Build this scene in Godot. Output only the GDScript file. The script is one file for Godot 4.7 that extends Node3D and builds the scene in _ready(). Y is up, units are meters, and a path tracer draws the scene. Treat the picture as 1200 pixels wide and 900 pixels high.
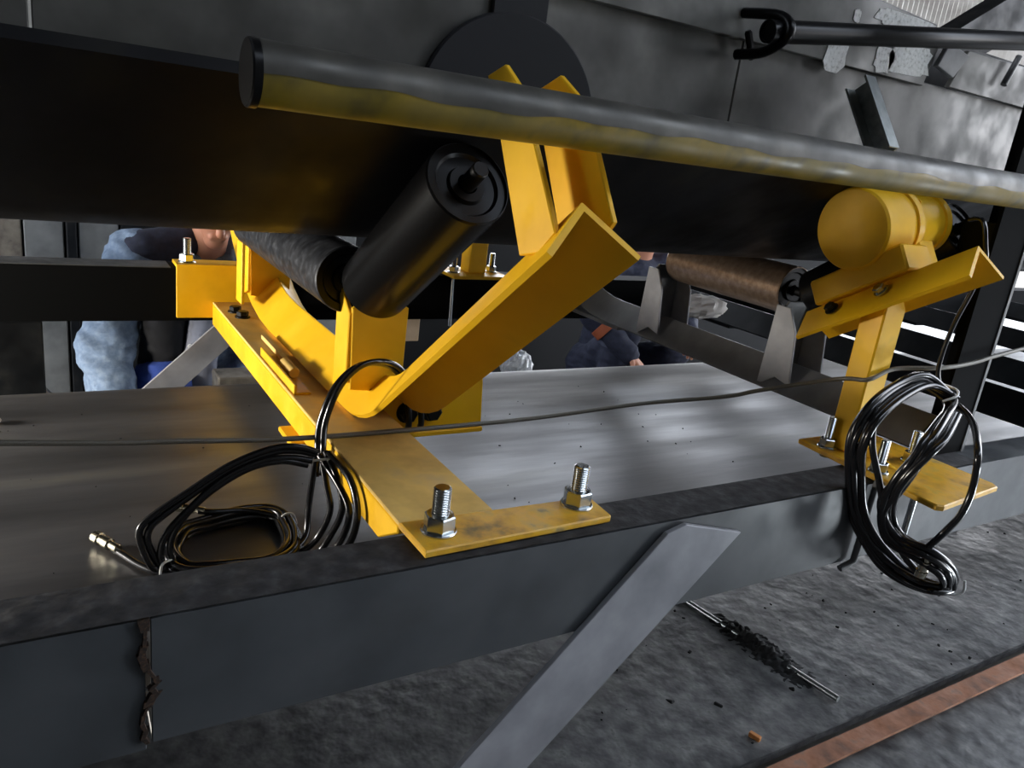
extends Node3D
# Conveyor weighing station: x runs along the conveyor, y up, z towards the near side. Metres.

var M := {}
var used := {}
var rng := RandomNumberGenerator.new()


# ---------------------------------------------------------------- mesh building
class Geo:
	var v := PackedVector3Array()
	var n := PackedVector3Array()

	func tri(a: Vector3, b: Vector3, c: Vector3, na: Vector3, nb: Vector3, nc: Vector3) -> void:
		var g := (b - a).cross(c - a)
		if g.length_squared() < 1e-18:
			return
		if g.dot(na + nb + nc) > 0.0:
			v.append_array(PackedVector3Array([a, c, b]))
			n.append_array(PackedVector3Array([na, nc, nb]))
		else:
			v.append_array(PackedVector3Array([a, b, c]))
			n.append_array(PackedVector3Array([na, nb, nc]))

	func flat(a: Vector3, b: Vector3, c: Vector3, towards: Vector3) -> void:
		var g := (b - a).cross(c - a).normalized()
		if g.dot(towards) < 0.0:
			g = -g
		tri(a, b, c, g, g, g)

	func quad(a: Vector3, b: Vector3, c: Vector3, d: Vector3, towards: Vector3) -> void:
		flat(a, b, c, towards)
		flat(a, c, d, towards)

	# box with chamfered edges
	func box(t: Transform3D, size: Vector3, bev := 0.002) -> Geo:
		var h := size * 0.5
		var b := minf(bev, minf(h.x, minf(h.y, h.z)) * 0.6)
		for ax in 3:
			var u := (ax + 1) % 3
			var w := (ax + 2) % 3
			for s: float in [-1.0, 1.0]:
				var ps: Array[Vector3] = []
				for q in [[-1, -1], [1, -1], [1, 1], [-1, 1]]:
					var p := Vector3.ZERO
					p[ax] = s * h[ax]
					p[u] = q[0] * (h[u] - b)
					p[w] = q[1] * (h[w] - b)
					ps.append(t * p)
				var nn := Vector3.ZERO
				nn[ax] = s
				quad(ps[0], ps[1], ps[2], ps[3], t.basis * nn)
			for s: float in [-1.0, 1.0]:
				for r: float in [-1.0, 1.0]:
					var e: Array[Vector3] = []
					for k: float in [-1.0, 1.0]:
						var p := Vector3.ZERO
						p[ax] = k * (h[ax] - b)
						p[u] = s * h[u]
						p[w] = r * (h[w] - b)
						var p2 := p
						p2[u] = s * (h[u] - b)
						p2[w] = r * h[w]
						e.append(t * p)
						e.append(t * p2)
					var nn := Vector3.ZERO
					nn[u] = s
					nn[w] = r
					quad(e[0], e[1], e[3], e[2], t.basis * nn)
		for sx: float in [-1.0, 1.0]:
			for sy: float in [-1.0, 1.0]:
				for sz: float in [-1.0, 1.0]:
					var s3 := Vector3(sx, sy, sz)
					flat(t * (s3 * Vector3(h.x, h.y - b, h.z - b)), t * (s3 * Vector3(h.x - b, h.y, h.z - b)), t * (s3 * Vector3(h.x - b, h.y - b, h.z)), t.basis * s3)
		return self

	func block(lo: Vector3, hi: Vector3, bev := 0.002) -> Geo:
		return box(Transform3D(Basis(), (lo + hi) * 0.5), hi - lo, bev)

	# polygon in the local xy plane pushed along local z from h0 to h1, its cap edges chamfered
	func extrude(poly: PackedVector2Array, t: Transform3D, h0: float, h1: float, bev := 0.0015) -> Geo:
		var p := poly
		if not Geometry2D.is_polygon_clockwise(p):
			p = p.duplicate()
			p.reverse()
		var c := p.size()
		var ins := PackedVector2Array()
		var outn := PackedVector2Array()
		for i in c:
			var a := p[(i + c - 1) % c]
			var b := p[i]
			var d := p[(i + 1) % c]
			var e1 := (b - a).normalized()
			var e2 := (d - b).normalized()
			var n1 := Vector2(e1.y, -e1.x)
			var n2 := Vector2(e2.y, -e2.x)
			if Geometry2D.is_point_in_polygon((a + b) * 0.5 + n1 * 1e-4, p):
				n1 = -n1
			if Geometry2D.is_point_in_polygon((b + d) * 0.5 + n2 * 1e-4, p):
				n2 = -n2
			outn.append(n2)
			var m := (n1 + n2)
			ins.append(b - m * (bev / maxf(0.35, 1.0 + n1.dot(n2))))
		var tr := Geometry2D.triangulate_polygon(ins)
		var zs := [h0, h1]
		for k in 2:
			var z: float = zs[k]
			var away := t.basis * Vector3(0, 0, -1.0 if k == 0 else 1.0) * signf(h1 - h0)
			for i in range(0, tr.size(), 3):
				flat(t * Vector3(ins[tr[i]].x, ins[tr[i]].y, z), t * Vector3(ins[tr[i + 1]].x, ins[tr[i + 1]].y, z), t * Vector3(ins[tr[i + 2]].x, ins[tr[i + 2]].y, z), away)
		var s := signf(h1 - h0) * bev
		for i in c:
			var j := (i + 1) % c
			var o := t.basis * Vector3(outn[i].x, outn[i].y, 0)
			var zd := t.basis * Vector3(0, 0, signf(h1 - h0))
			quad(t * Vector3(p[i].x, p[i].y, h0 + s), t * Vector3(p[j].x, p[j].y, h0 + s), t * Vector3(p[j].x, p[j].y, h1 - s), t * Vector3(p[i].x, p[i].y, h1 - s), o)
			if bev > 0.0:
				quad(t * Vector3(p[i].x, p[i].y, h0 + s), t * Vector3(p[j].x, p[j].y, h0 + s), t * Vector3(ins[j].x, ins[j].y, h0), t * Vector3(ins[i].x, ins[i].y, h0), o - zd)
				quad(t * Vector3(p[i].x, p[i].y, h1 - s), t * Vector3(p[j].x, p[j].y, h1 - s), t * Vector3(ins[j].x, ins[j].y, h1), t * Vector3(ins[i].x, ins[i].y, h1), o + zd)
		return self

	# profile of (radius, height) turned round the local y axis
	func lathe(prof: Array, t: Transform3D, seg := 32) -> Geo:
		for i in prof.size() - 1:
			var a: Vector2 = prof[i]
			var b: Vector2 = prof[i + 1]
			var e := (b - a).normalized()
			var nr := Vector2(e.y, -e.x)
			for k in seg:
				var t0 := TAU * k / seg
				var t1 := TAU * (k + 1) / seg
				var d0 := Vector3(cos(t0), 0, sin(t0))
				var d1 := Vector3(cos(t1), 0, sin(t1))
				var up := Vector3.UP
				var n0 := (t.basis * (d0 * nr.x + up * nr.y)).normalized()
				var n1 := (t.basis * (d1 * nr.x + up * nr.y)).normalized()
				var p00 := t * (d0 * a.x + up * a.y)
				var p01 := t * (d1 * a.x + up * a.y)
				var p10 := t * (d0 * b.x + up * b.y)
				var p11 := t * (d1 * b.x + up * b.y)
				tri(p00, p01, p11, n0, n1, n1)
				tri(p00, p11, p10, n0, n1, n0)
		return self

	func tube(pts: PackedVector3Array, r: float, sides := 10, closed := false) -> Geo:
		var c := pts.size()
		var fr: Array[Basis] = []
		var up := Vector3.UP
		for i in c:
			var a := pts[(i + c - 1) % c] if closed or i > 0 else pts[i]
			var b := pts[(i + 1) % c] if closed or i < c - 1 else pts[i]
			var d := (b - a).normalized()
			if i == 0 and absf(d.y) > 0.9:
				up = Vector3.RIGHT
			var sx := up.cross(d).normalized()
			if sx.length() < 0.5:
				sx = d.cross(Vector3(0.3, 0.5, 0.8)).normalized()
			up = d.cross(sx).normalized()
			fr.append(Basis(sx, up, d))
		var last := c if closed else c - 1
		for i in last:
			var j := (i + 1) % c
			for k in sides:
				var a0 := TAU * k / sides
				var a1 := TAU * (k + 1) / sides
				var n00 := fr[i].x * cos(a0) + fr[i].y * sin(a0)
				var n01 := fr[i].x * cos(a1) + fr[i].y * sin(a1)
				var n10 := fr[j].x * cos(a0) + fr[j].y * sin(a0)
				var n11 := fr[j].x * cos(a1) + fr[j].y * sin(a1)
				tri(pts[i] + n00 * r, pts[i] + n01 * r, pts[j] + n11 * r, n00, n01, n11)
				tri(pts[i] + n00 * r, pts[j] + n11 * r, pts[j] + n10 * r, n00, n11, n10)
		if not closed:
			for e: int in [0, c - 1]:
				var d := fr[e].z * (-1.0 if e == 0 else 1.0)
				for k in sides:
					var a0 := TAU * k / sides
					var a1 := TAU * (k + 1) / sides
					flat(pts[e], pts[e] + (fr[e].x * cos(a0) + fr[e].y * sin(a0)) * r, pts[e] + (fr[e].x * cos(a1) + fr[e].y * sin(a1)) * r, d)
		return self

	# closed profile carried along frames (x, y = the profile's axes)
	func sweep(poly: PackedVector2Array, frames: Array) -> Geo:
		var c := poly.size()
		for i in frames.size() - 1:
			var f: Transform3D = frames[i]
			var g: Transform3D = frames[i + 1]
			for k in c:
				var a := poly[k]
				var b := poly[(k + 1) % c]
				var e := (b - a).normalized()
				var o := Vector2(e.y, -e.x)
				if Geometry2D.is_point_in_polygon((a + b) * 0.5 + o * 1e-4, poly):
					o = -o
				var na := (f.basis.x * o.x + f.basis.y * o.y).normalized()
				var nb := (g.basis.x * o.x + g.basis.y * o.y).normalized()
				var pa := f * Vector3(a.x, a.y, 0)
				var pb := f * Vector3(b.x, b.y, 0)
				var qa := g * Vector3(a.x, a.y, 0)
				var qb := g * Vector3(b.x, b.y, 0)
				tri(pa, pb, qb, na, na, nb)
				tri(pa, qb, qa, na, nb, nb)
		var tr := Geometry2D.triangulate_polygon(poly)
		for e in 2:
			var f: Transform3D = frames[0] if e == 0 else frames[-1]
			var g: Transform3D = frames[1] if e == 0 else frames[-2]
			for i in range(0, tr.size(), 3):
				flat(f * Vector3(poly[tr[i]].x, poly[tr[i]].y, 0), f * Vector3(poly[tr[i + 1]].x, poly[tr[i + 1]].y, 0), f * Vector3(poly[tr[i + 2]].x, poly[tr[i + 2]].y, 0), f.origin - g.origin)
		return self

	# height field grid: f(u, v) -> Vector3, normals from neighbours
	func grid(nu: int, nv: int, f: Callable, side: Vector3) -> Geo:
		var p: Array[PackedVector3Array] = []
		for i in nu + 1:
			var row := PackedVector3Array()
			for j in nv + 1:
				row.append(f.call(float(i) / nu, float(j) / nv))
			p.append(row)
		var nn: Array[PackedVector3Array] = []
		for i in nu + 1:
			var row := PackedVector3Array()
			for j in nv + 1:
				var du := p[mini(i + 1, nu)][j] - p[maxi(i - 1, 0)][j]
				var dv := p[i][mini(j + 1, nv)] - p[i][maxi(j - 1, 0)]
				var q := du.cross(dv).normalized()
				row.append(q if q.dot(side) >= 0.0 else -q)
			nn.append(row)
		for i in nu:
			for j in nv:
				tri(p[i][j], p[i + 1][j], p[i + 1][j + 1], nn[i][j], nn[i + 1][j], nn[i + 1][j + 1])
				tri(p[i][j], p[i + 1][j + 1], p[i][j + 1], nn[i][j], nn[i + 1][j + 1], nn[i][j + 1])
		return self

	func mesh() -> ArrayMesh:
		var a := []
		a.resize(Mesh.ARRAY_MAX)
		a[Mesh.ARRAY_VERTEX] = v
		a[Mesh.ARRAY_NORMAL] = n
		var m := ArrayMesh.new()
		m.add_surface_from_arrays(Mesh.PRIMITIVE_TRIANGLES, a)
		return m


# ---------------------------------------------------------------- scene helpers
func numbered(called: String) -> String:
	var k: int = used.get(called, 0)
	used[called] = k + 1
	return called if k == 0 else "%s_%03d" % [called, k]


func tag(o: Node, label: String, category: String, group := "", kind := "") -> Node:
	if label: o.set_meta("label", label)
	if category: o.set_meta("category", category)
	if group: o.set_meta("group", group)
	if kind: o.set_meta("kind", kind)
	return o


func thing(called: String, label: String, category: String, at: Vector3, group := "") -> Node3D:
	var o := Node3D.new()
	o.name = numbered(called)
	add_child(o)
	o.position = at
	tag(o, label, category, group)
	return o


# one mesh under a thing; world coordinates in, so the part undoes its thing's offset
func part(called: String, g: Geo, m: Material, owner_node: Node3D, label := "", world := true) -> MeshInstance3D:
	var o := MeshInstance3D.new()
	o.name = called
	o.mesh = g.mesh()
	o.material_override = m
	owner_node.add_child(o, true)
	if world and owner_node.get_parent() == self and not owner_node is MeshInstance3D:
		o.position = -owner_node.position
	if label: o.set_meta("label", label)
	return o


func single(called: String, g: Geo, m: Material, label: String, category: String, group := "", kind := "") -> MeshInstance3D:
	var o := MeshInstance3D.new()
	o.name = numbered(called)
	o.mesh = g.mesh()
	o.material_override = m
	add_child(o)
	tag(o, label, category, group, kind)
	return o


func struct(called: String, g: Geo, m: Material) -> MeshInstance3D:
	var o := MeshInstance3D.new()
	o.name = called
	o.mesh = g.mesh()
	o.material_override = m
	add_child(o, true)
	o.set_meta("kind", "structure")
	return o


func along(dir: Vector3, at := Vector3.ZERO, hint := Vector3.RIGHT) -> Transform3D:   # local y runs along dir
	var y := dir.normalized()
	var x := (hint - y * hint.dot(y)).normalized()
	return Transform3D(Basis(x, y, x.cross(y)), at)


func spline(p: Array, sub := 6, closed := false) -> PackedVector3Array:
	var out := PackedVector3Array()
	var c := p.size()
	var last := c if closed else c - 1
	for i in last:
		var a: Vector3 = p[(i + c - 1) % c] if closed else p[maxi(i - 1, 0)]
		var b: Vector3 = p[i]
		var d: Vector3 = p[(i + 1) % c]
		var e: Vector3 = p[(i + 2) % c] if closed else p[mini(i + 2, c - 1)]
		for k in sub:
			out.append(b.cubic_interpolate(d, a, e, float(k) / sub))
	if not closed:
		out.append(p[c - 1])
	return out


# ---------------------------------------------------------------- materials
func noise(freq: float, seed_: int, stops: Array, size := 512, octaves := 5) -> NoiseTexture2D:
	var f := FastNoiseLite.new()
	f.seed = seed_
	f.noise_type = FastNoiseLite.TYPE_SIMPLEX_SMOOTH
	f.frequency = freq
	f.fractal_octaves = octaves
	f.fractal_gain = 0.55
	var g := Gradient.new()
	var offs := PackedFloat32Array()
	var cols := PackedColorArray()
	for s in stops:
		offs.append(s[0])
		cols.append(s[1])
	g.offsets = offs
	g.colors = cols
	var t := NoiseTexture2D.new()
	t.width = size
	t.height = size
	t.seamless = true
	t.noise = f
	t.color_ramp = g
	return t


func mat(called: String, color: Color, rough: float, metal := 0.0, tex: Texture2D = null, scale := 1.5, rough_tex: Texture2D = null, bump: Texture2D = null, bump_cm := 0.1) -> StandardMaterial3D:
	var m := StandardMaterial3D.new()
	m.resource_name = called
	m.albedo_color = Color.WHITE if tex else color
	m.albedo_texture = tex
	m.roughness = 1.0 if rough_tex else rough
	m.roughness_texture = rough_tex
	m.metallic = metal
	m.uv1_triplanar = true
	m.uv1_world_triplanar = true
	m.uv1_scale = Vector3.ONE * scale
	if bump:
		m.heightmap_enabled = true
		m.heightmap_texture = bump
		m.heightmap_scale = bump_cm
	M[called] = m
	return m


func c(hex: String) -> Color:
	return Color.html(hex)


func make_materials() -> void:
	var fine := noise(0.03, 3, [[0.0, Color(0.2, 0.2, 0.2)], [1.0, Color(0.8, 0.8, 0.8)]])
	var rough_mid := noise(0.012, 8, [[0.2, Color(0.34, 0.34, 0.34)], [0.8, Color(0.62, 0.62, 0.62)]])
	var rough_high := noise(0.012, 9, [[0.2, Color(0.6, 0.6, 0.6)], [0.8, Color(0.95, 0.95, 0.95)]])
	var rough_belt := noise(0.006, 21, [[0.25, Color(0.36, 0.36, 0.36)], [0.75, Color(0.48, 0.48, 0.48)]])
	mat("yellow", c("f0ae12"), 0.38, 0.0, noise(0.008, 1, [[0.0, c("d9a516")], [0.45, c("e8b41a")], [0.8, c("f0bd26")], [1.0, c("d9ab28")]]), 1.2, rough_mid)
	mat("yellow_dusty", c("c79a3c"), 0.6, 0.0, noise(0.006, 2, [[0.0, c("bf9d5c")], [0.35, c("d8b468")], [0.6, c("e6c270")], [1.0, c("d2b47c")]]), 2.0, rough_high)
	mat("yellow_worn", c("c99a28"), 0.5, 0.0, noise(0.011, 4, [[0.0, c("6e5a26")], [0.3, c("c4921f")], [0.6, c("dda81f")], [0.85, c("c9a247")], [1.0, c("8b7a4c")]]), 2.2, rough_mid)
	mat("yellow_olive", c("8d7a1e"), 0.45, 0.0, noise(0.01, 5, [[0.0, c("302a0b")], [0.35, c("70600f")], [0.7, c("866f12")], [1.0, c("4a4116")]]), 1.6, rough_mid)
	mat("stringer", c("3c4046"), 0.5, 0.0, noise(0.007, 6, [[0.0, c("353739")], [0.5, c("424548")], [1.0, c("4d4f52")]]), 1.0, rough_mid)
	mat("stringer_dust", c("28282a"), 0.9, 0.0, noise(0.02, 7, [[0.0, c("161618")], [0.5, c("2a2a2c")], [1.0, c("444446")]]), 2.5, null, fine, 0.15)
	mat("dark_steel", c("1d1f22"), 0.5, 0.2, noise(0.01, 10, [[0.0, c("101113")], [0.6, c("191b1d")], [1.0, c("2a2a29")]]), 1.5, rough_mid)
	mat("grey_steel", c("5c5d5e"), 0.55, 0.1, noise(0.009, 11, [[0.0, c("4a4b4c")], [0.5, c("606162")], [1.0, c("77787a")]]), 1.5, rough_mid)
	mat("pale_steel", c("7b7c84"), 0.5, 0.0, noise(0.008, 12, [[0.0, c("74757a")], [0.5, c("86878c")], [1.0, c("9a9b9f")]]), 1.5, rough_mid)
	mat("skirt", c("5e5d5a"), 0.6, 0.1, noise(0.006, 13, [[0.0, c("32312e")], [0.35, c("44433f")], [0.6, c("52514d")], [1.0, c("706e69")]]), 1.3, rough_mid)
	mat("pipe_dust", c("57554f"), 0.5, 0.3, noise(0.01, 40, [[0.0, c("302f2b")], [0.5, c("45433e")], [1.0, c("625f57")]]), 2.0, rough_mid)
	mat("rubber", c("141416"), 0.42, 0.0, noise(0.01, 14, [[0.0, c("0f0f10")], [0.6, c("18181a")], [1.0, c("26251f")]]), 1.0, rough_mid)
	mat("rubber_return", c("48484a"), 0.4, 0.0, noise(0.005, 15, [[0.0, c("2c2c2d")], [0.4, c("3f3f41")], [0.65, c("4d4d4f")], [1.0, c("66655f")]]), 1.1, rough_belt, noise(0.02, 31, [[0.0, Color(0.3, 0.3, 0.3)], [1.0, Color(0.7, 0.7, 0.7)]]), 0.1)
	mat("deck", c("4a4a4a"), 0.8, 0.0, noise(0.013, 16, [[0.0, c("2b2b2c")], [0.3, c("454546")], [0.55, c("565656")], [0.8, c("6a6a68")], [1.0, c("3a3a3a")]], 1024, 7), 1.2, rough_mid, noise(0.02, 32, [[0.0, Color(0.2, 0.2, 0.2)], [1.0, Color(0.8, 0.8, 0.8)]]), 0.35)
	mat("coal", c("161616"), 0.9, 0.0, null, 1.0, null, fine, 0.3)
	mat("rust", c("7a5238"), 0.75, 0.0, noise(0.012, 17, [[0.0, c("4f3527")], [0.4, c("7c5036")], [0.7, c("93644a")], [1.0, c("6a5a50")]]), 2.0, rough_high, fine, 0.1)
	mat("rust_dark", c("2a1c12"), 0.9, 0.0, noise(0.05, 18, [[0.0, c("0c0806")], [0.5, c("2c1d12")], [1.0, c("5a4028")]]), 8.0)
	mat("zinc", c("c4c8c9"), 0.22, 1.0)
	mat("galvanised", c("a9aeac"), 0.3, 0.9, noise(0.03, 19, [[0.0, c("8d9290")], [1.0, c("bcc0be")]]), 3.0)
	mat("roller_black", c("2a2c30"), 0.3, 0.5, noise(0.03, 20, [[0.0, c("191a1d")], [0.5, c("2d2f34")], [0.8, c("4b4e54")], [1.0, c("8b9097")]]), 3.0, rough_mid)
	mat("roller_gloss", c("0c0c0d"), 0.25)
	mat("roller_copper", c("9a8474"), 0.32, 0.8, noise(0.03, 22, [[0.0, c("86705f")], [0.5, c("a08a78")], [1.0, c("bca898")]]), 3.0)
	mat("black_plastic", c("0e0e0f"), 0.3)
	mat("black_bolt", c("1a1a1b"), 0.4, 0.6)
	mat("cable", c("18181a"), 0.2)
	mat("nickel", c("cfc9b4"), 0.2, 1.0)
	mat("rope", c("6f6b62"), 0.5, 0.2, noise(0.06, 23, [[0.0, c("504d46")], [1.0, c("7f7b71")]]), 20.0)
	mat("tie", c("d8d8d6"), 0.5)
	mat("white_paint", c("d3d3d0"), 0.6, 0.0, noise(0.03, 24, [[0.0, c("77766f")], [0.35, c("c9c9c5")], [1.0, c("e4e4e2")]]), 6.0)
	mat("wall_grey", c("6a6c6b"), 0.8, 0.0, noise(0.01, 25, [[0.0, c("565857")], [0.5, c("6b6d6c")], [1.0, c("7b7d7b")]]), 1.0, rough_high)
	mat("wall_brown", c("6b6459"), 0.8, 0.0, noise(0.02, 26, [[0.0, c("4c463e")], [0.5, c("6b6459")], [1.0, c("7d766a")]]), 1.5, rough_high)
	mat("corrugated", c("b5b2ad"), 0.5, 0.2, noise(0.01, 27, [[0.0, c("948f89")], [0.6, c("b6b3ae")], [1.0, c("c6c4c0")]]), 1.0, rough_mid)
	mat("concrete", c("8a8883"), 0.85, 0.0, noise(0.006, 28, [[0.0, c("6e6c68")], [0.5, c("8a8883")], [1.0, c("a09e98")]]), 0.6, rough_high)
	mat("denim", c("7f95b3"), 0.85, 0.0, noise(0.03, 29, [[0.0, c("52647c")], [0.5, c("6b7d94")], [1.0, c("8897a8")]]), 3.0, null, noise(0.2, 33, [[0.0, Color(0.3, 0.3, 0.3)], [1.0, Color(0.7, 0.7, 0.7)]], 256, 2), 0.1)
	mat("trousers", c("3550a5"), 0.85, 0.0, noise(0.03, 30, [[0.0, c("2c4390")], [1.0, c("3f5cb3")]]), 3.0)
	mat("navy", c("191d2b"), 0.85, 0.0, noise(0.03, 34, [[0.0, c("141724")], [1.0, c("222840")]]), 3.0)
	mat("black_cloth", c("101116"), 0.85)
	mat("grey_cloth", c("8e93a3"), 0.85)
	mat("orange_band", c("8a4526"), 0.7)
	mat("skin", c("b98268"), 0.55).subsurf_scatter_enabled = true
	M.skin.subsurf_scatter_strength = 0.1
	mat("hair", c("14110f"), 0.6)
	mat("shoe", c("1b1a19"), 0.6)
	mat("plastic_bag", c("b9bcbf"), 0.25, 0.0, noise(0.02, 35, [[0.0, c("7f8387")], [1.0, c("cdd0d2")]]), 4.0)
	mat("brown_bag", c("6a5f54"), 0.4, 0.0, noise(0.02, 36, [[0.0, c("3d362f")], [1.0, c("857869")]]), 4.0)
	mat("cardboard", c("9c8a70"), 0.85, 0.0, noise(0.01, 37, [[0.0, c("b39c82")], [1.0, c("c8b298")]]), 2.0)
	mat("wood_chip", c("b5763c"), 0.7)
	mat("rag", c("c9c6c2"), 0.9)
	mat("shade_black", c("08090a"), 0.9)  # near black that stands in for the shade in the bay
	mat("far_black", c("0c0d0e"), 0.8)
	mat("roof", c("45474a"), 0.8)
	M.rubber.metallic_specular = 0.25
	M.yellow.metallic_specular = 0.35
	M.yellow_dusty.metallic_specular = 0.3
	M.dark_steel.metallic_specular = 0.25
	M.roller_gloss.metallic_specular = 0.3
	M.far_black.metallic_specular = 0.15
	M.rubber_return.uv1_scale = Vector3(0.35, 1.0, 2.2)
	M.rubber_return.metallic_specular = 0.75
	M.black_plastic.metallic_specular = 0.3


# ---------------------------------------------------------------- repeated pieces
func threads(r: float, h0: float, h1: float, pitch := 0.0034) -> Array:
	var p: Array = [Vector2(0.0001, h0), Vector2(r * 0.84, h0)]
	var y := h0
	while y < h1 - 0.002:
		p.append(Vector2(r * 0.84, y))
		p.append(Vector2(r, y + pitch * 0.5))
		y += pitch
	p.append(Vector2(r * 0.84, y))
	p.append(Vector2(r * 0.8, h1))
	p.append(Vector2(0.0001, h1))
	return p


func hexagon(r: float) -> PackedVector2Array:
	var p := PackedVector2Array()
	for k in 6:
		p.append(Vector2(cos(TAU * k / 6.0), sin(TAU * k / 6.0)) * r)
	return p


# stud bolt standing through a plate: the stud, with nut and washer as its pieces
func bolt(owner_node: Node3D, at: Vector3, r: float, h: float, turn: float, below := 0.03, steel: Material = null, called := "stud_bolt", tilt := 0.0) -> void:
	var m: Material = steel if steel else M.zinc
	var t := Transform3D(Basis(Vector3.UP, turn).rotated(Vector3(0, 0, 1), tilt), at)
	var s := part(called, Geo.new().lathe(threads(r, -below, h), t, 20), m, owner_node)
	var flat_t := t * Transform3D(Basis(Vector3.RIGHT, -PI / 2), Vector3.ZERO)
	part("washer", Geo.new().lathe([Vector2(r, 0.0), Vector2(r * 2.05, 0.0), Vector2(r * 2.05, 0.002), Vector2(r * 1.95, 0.0035), Vector2(r, 0.0035)], t, 28), m, s)
	var g := Geo.new().extrude(hexagon(r * 1.78), flat_t, 0.0035, 0.0035 + r * 1.75, r * 0.16)
	g.lathe([Vector2(r, 0.0045 + r * 1.75), Vector2(r * 1.5, 0.004 + r * 1.75)], t, 24)
	part("nut", g, m, s)


func cap_screw(owner_node: Node3D, at: Vector3, up: Vector3, r: float, m: Material, called := "hex_bolt") -> void:
	var t := along(up, at)
	var ft := t * Transform3D(Basis(Vector3.RIGHT, -PI / 2), Vector3.ZERO)
	var g := Geo.new().lathe([Vector2(0.0001, 0), Vector2(r * 1.25, 0), Vector2(r * 1.25, r * 0.2), Vector2(0.0001, r * 0.2)], t, 20)
	g.extrude(hexagon(r), ft, r * 0.2, r * 1.1, r * 0.14)
	part(called, g, m, owner_node)


func roller(called: String, label: String, a: Vector3, b: Vector3, r: float, m: Material, end_m: Material, group := "") -> Node3D:
	var d := (b - a)
	var l := d.length()
	var o := thing(called, label, "roller", a, group)
	var t := along(d, a, Vector3.RIGHT)
	var w := r * 0.955
	part("shell", Geo.new().lathe([Vector2(w, 0.012), Vector2(w, 0.0), Vector2(r - 0.002, 0.0), Vector2(r, 0.003), Vector2(r, l * 0.5), Vector2(r, l - 0.003), Vector2(r - 0.002, l), Vector2(w, l), Vector2(w, l - 0.012)], t, 56), m, o)
	for e in 2:
		var te := t if e == 0 else t * Transform3D(Basis(Vector3.RIGHT, PI), Vector3(0, l, 0))
		part("end_cap", Geo.new().lathe([Vector2(0.014, 0.004), Vector2(r * 0.42, 0.004), Vector2(r * 0.46, 0.01), Vector2(r * 0.7, 0.01), Vector2(r * 0.76, 0.005), Vector2(w, 0.005)], te, 40), end_m, o)
		part("shaft", Geo.new().lathe([Vector2(0.0001, -0.035), Vector2(0.010, -0.035), Vector2(0.0115, -0.033), Vector2(0.0115, 0.006)], te, 20), M.black_bolt, o)
	return o


func angle_profile(leg: float, t: float) -> PackedVector2Array:   # inverted angle, ridge at the origin
	var l := leg * 0.7071
	var q := t * 0.7071
	return PackedVector2Array([Vector2(-l, -l), Vector2(-0.0012, -0.0008), Vector2(0.0012, -0.0008), Vector2(l, -l), Vector2(l - q, -l - q), Vector2(0, -2 * q), Vector2(-l + q, -l - q)])


func yz_frames(x: float, pts: Array) -> Array:   # frames along a path in the y-z plane, given as (z, y), from near to far
	var out := []
	for i in pts.size():
		var p: Vector2 = pts[i]
		var d := Vector2.ZERO
		if i > 0: d += (p - pts[i - 1]).normalized()
		if i < pts.size() - 1: d += (pts[i + 1] - p).normalized()
		d = d.normalized()
		var f := Vector3(0, d.y, d.x)
		var nn := Vector3.RIGHT.cross(f)
		if nn.y < 0: nn = -nn
		out.append(Transform3D(Basis(Vector3.RIGHT, nn, f), Vector3(x, p.y, p.x)))
	return out


func bend(a: Vector2, k: Vector2, b: Vector2, r: float) -> Array:   # rounded corner at k between a and b
	var d1 := (a - k).normalized()
	var d2 := (b - k).normalized()
	var out := []
	for i in 6:
		var t := i / 5.0
		out.append((k + d1 * r).lerp(k, t).lerp(k.lerp(k + d2 * r, t), t))
	return out


func yz_plate(poly: Array, x0: float, x1: float, g: Geo = null, bev := 0.0015) -> Geo:   # polygon of (z, y), thickness in x
	var p := PackedVector2Array()
	for q: Vector2 in poly:
		p.append(q)
	if g == null: g = Geo.new()
	return g.extrude(p, Transform3D(Basis(Vector3(0, 0, 1), Vector3.UP, Vector3.RIGHT), Vector3.ZERO), x0, x1, bev)


func xy_plate(poly: Array, z0: float, z1: float, g: Geo = null, bev := 0.0015) -> Geo:
	var p := PackedVector2Array()
	for q: Vector2 in poly:
		p.append(q)
	if g == null: g = Geo.new()
	return g.extrude(p, Transform3D.IDENTITY, z0, z1, bev)


func xz_plate(poly: Array, y0: float, y1: float, g: Geo = null, bev := 0.0015) -> Geo:   # polygon of (x, z)
	var p := PackedVector2Array()
	for q: Vector2 in poly:
		p.append(q)
	if g == null: g = Geo.new()
	return g.extrude(p, Transform3D(Basis(Vector3.RIGHT, Vector3(0, 0, 1), Vector3.UP), Vector3.ZERO), y0, y1, bev)


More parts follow.
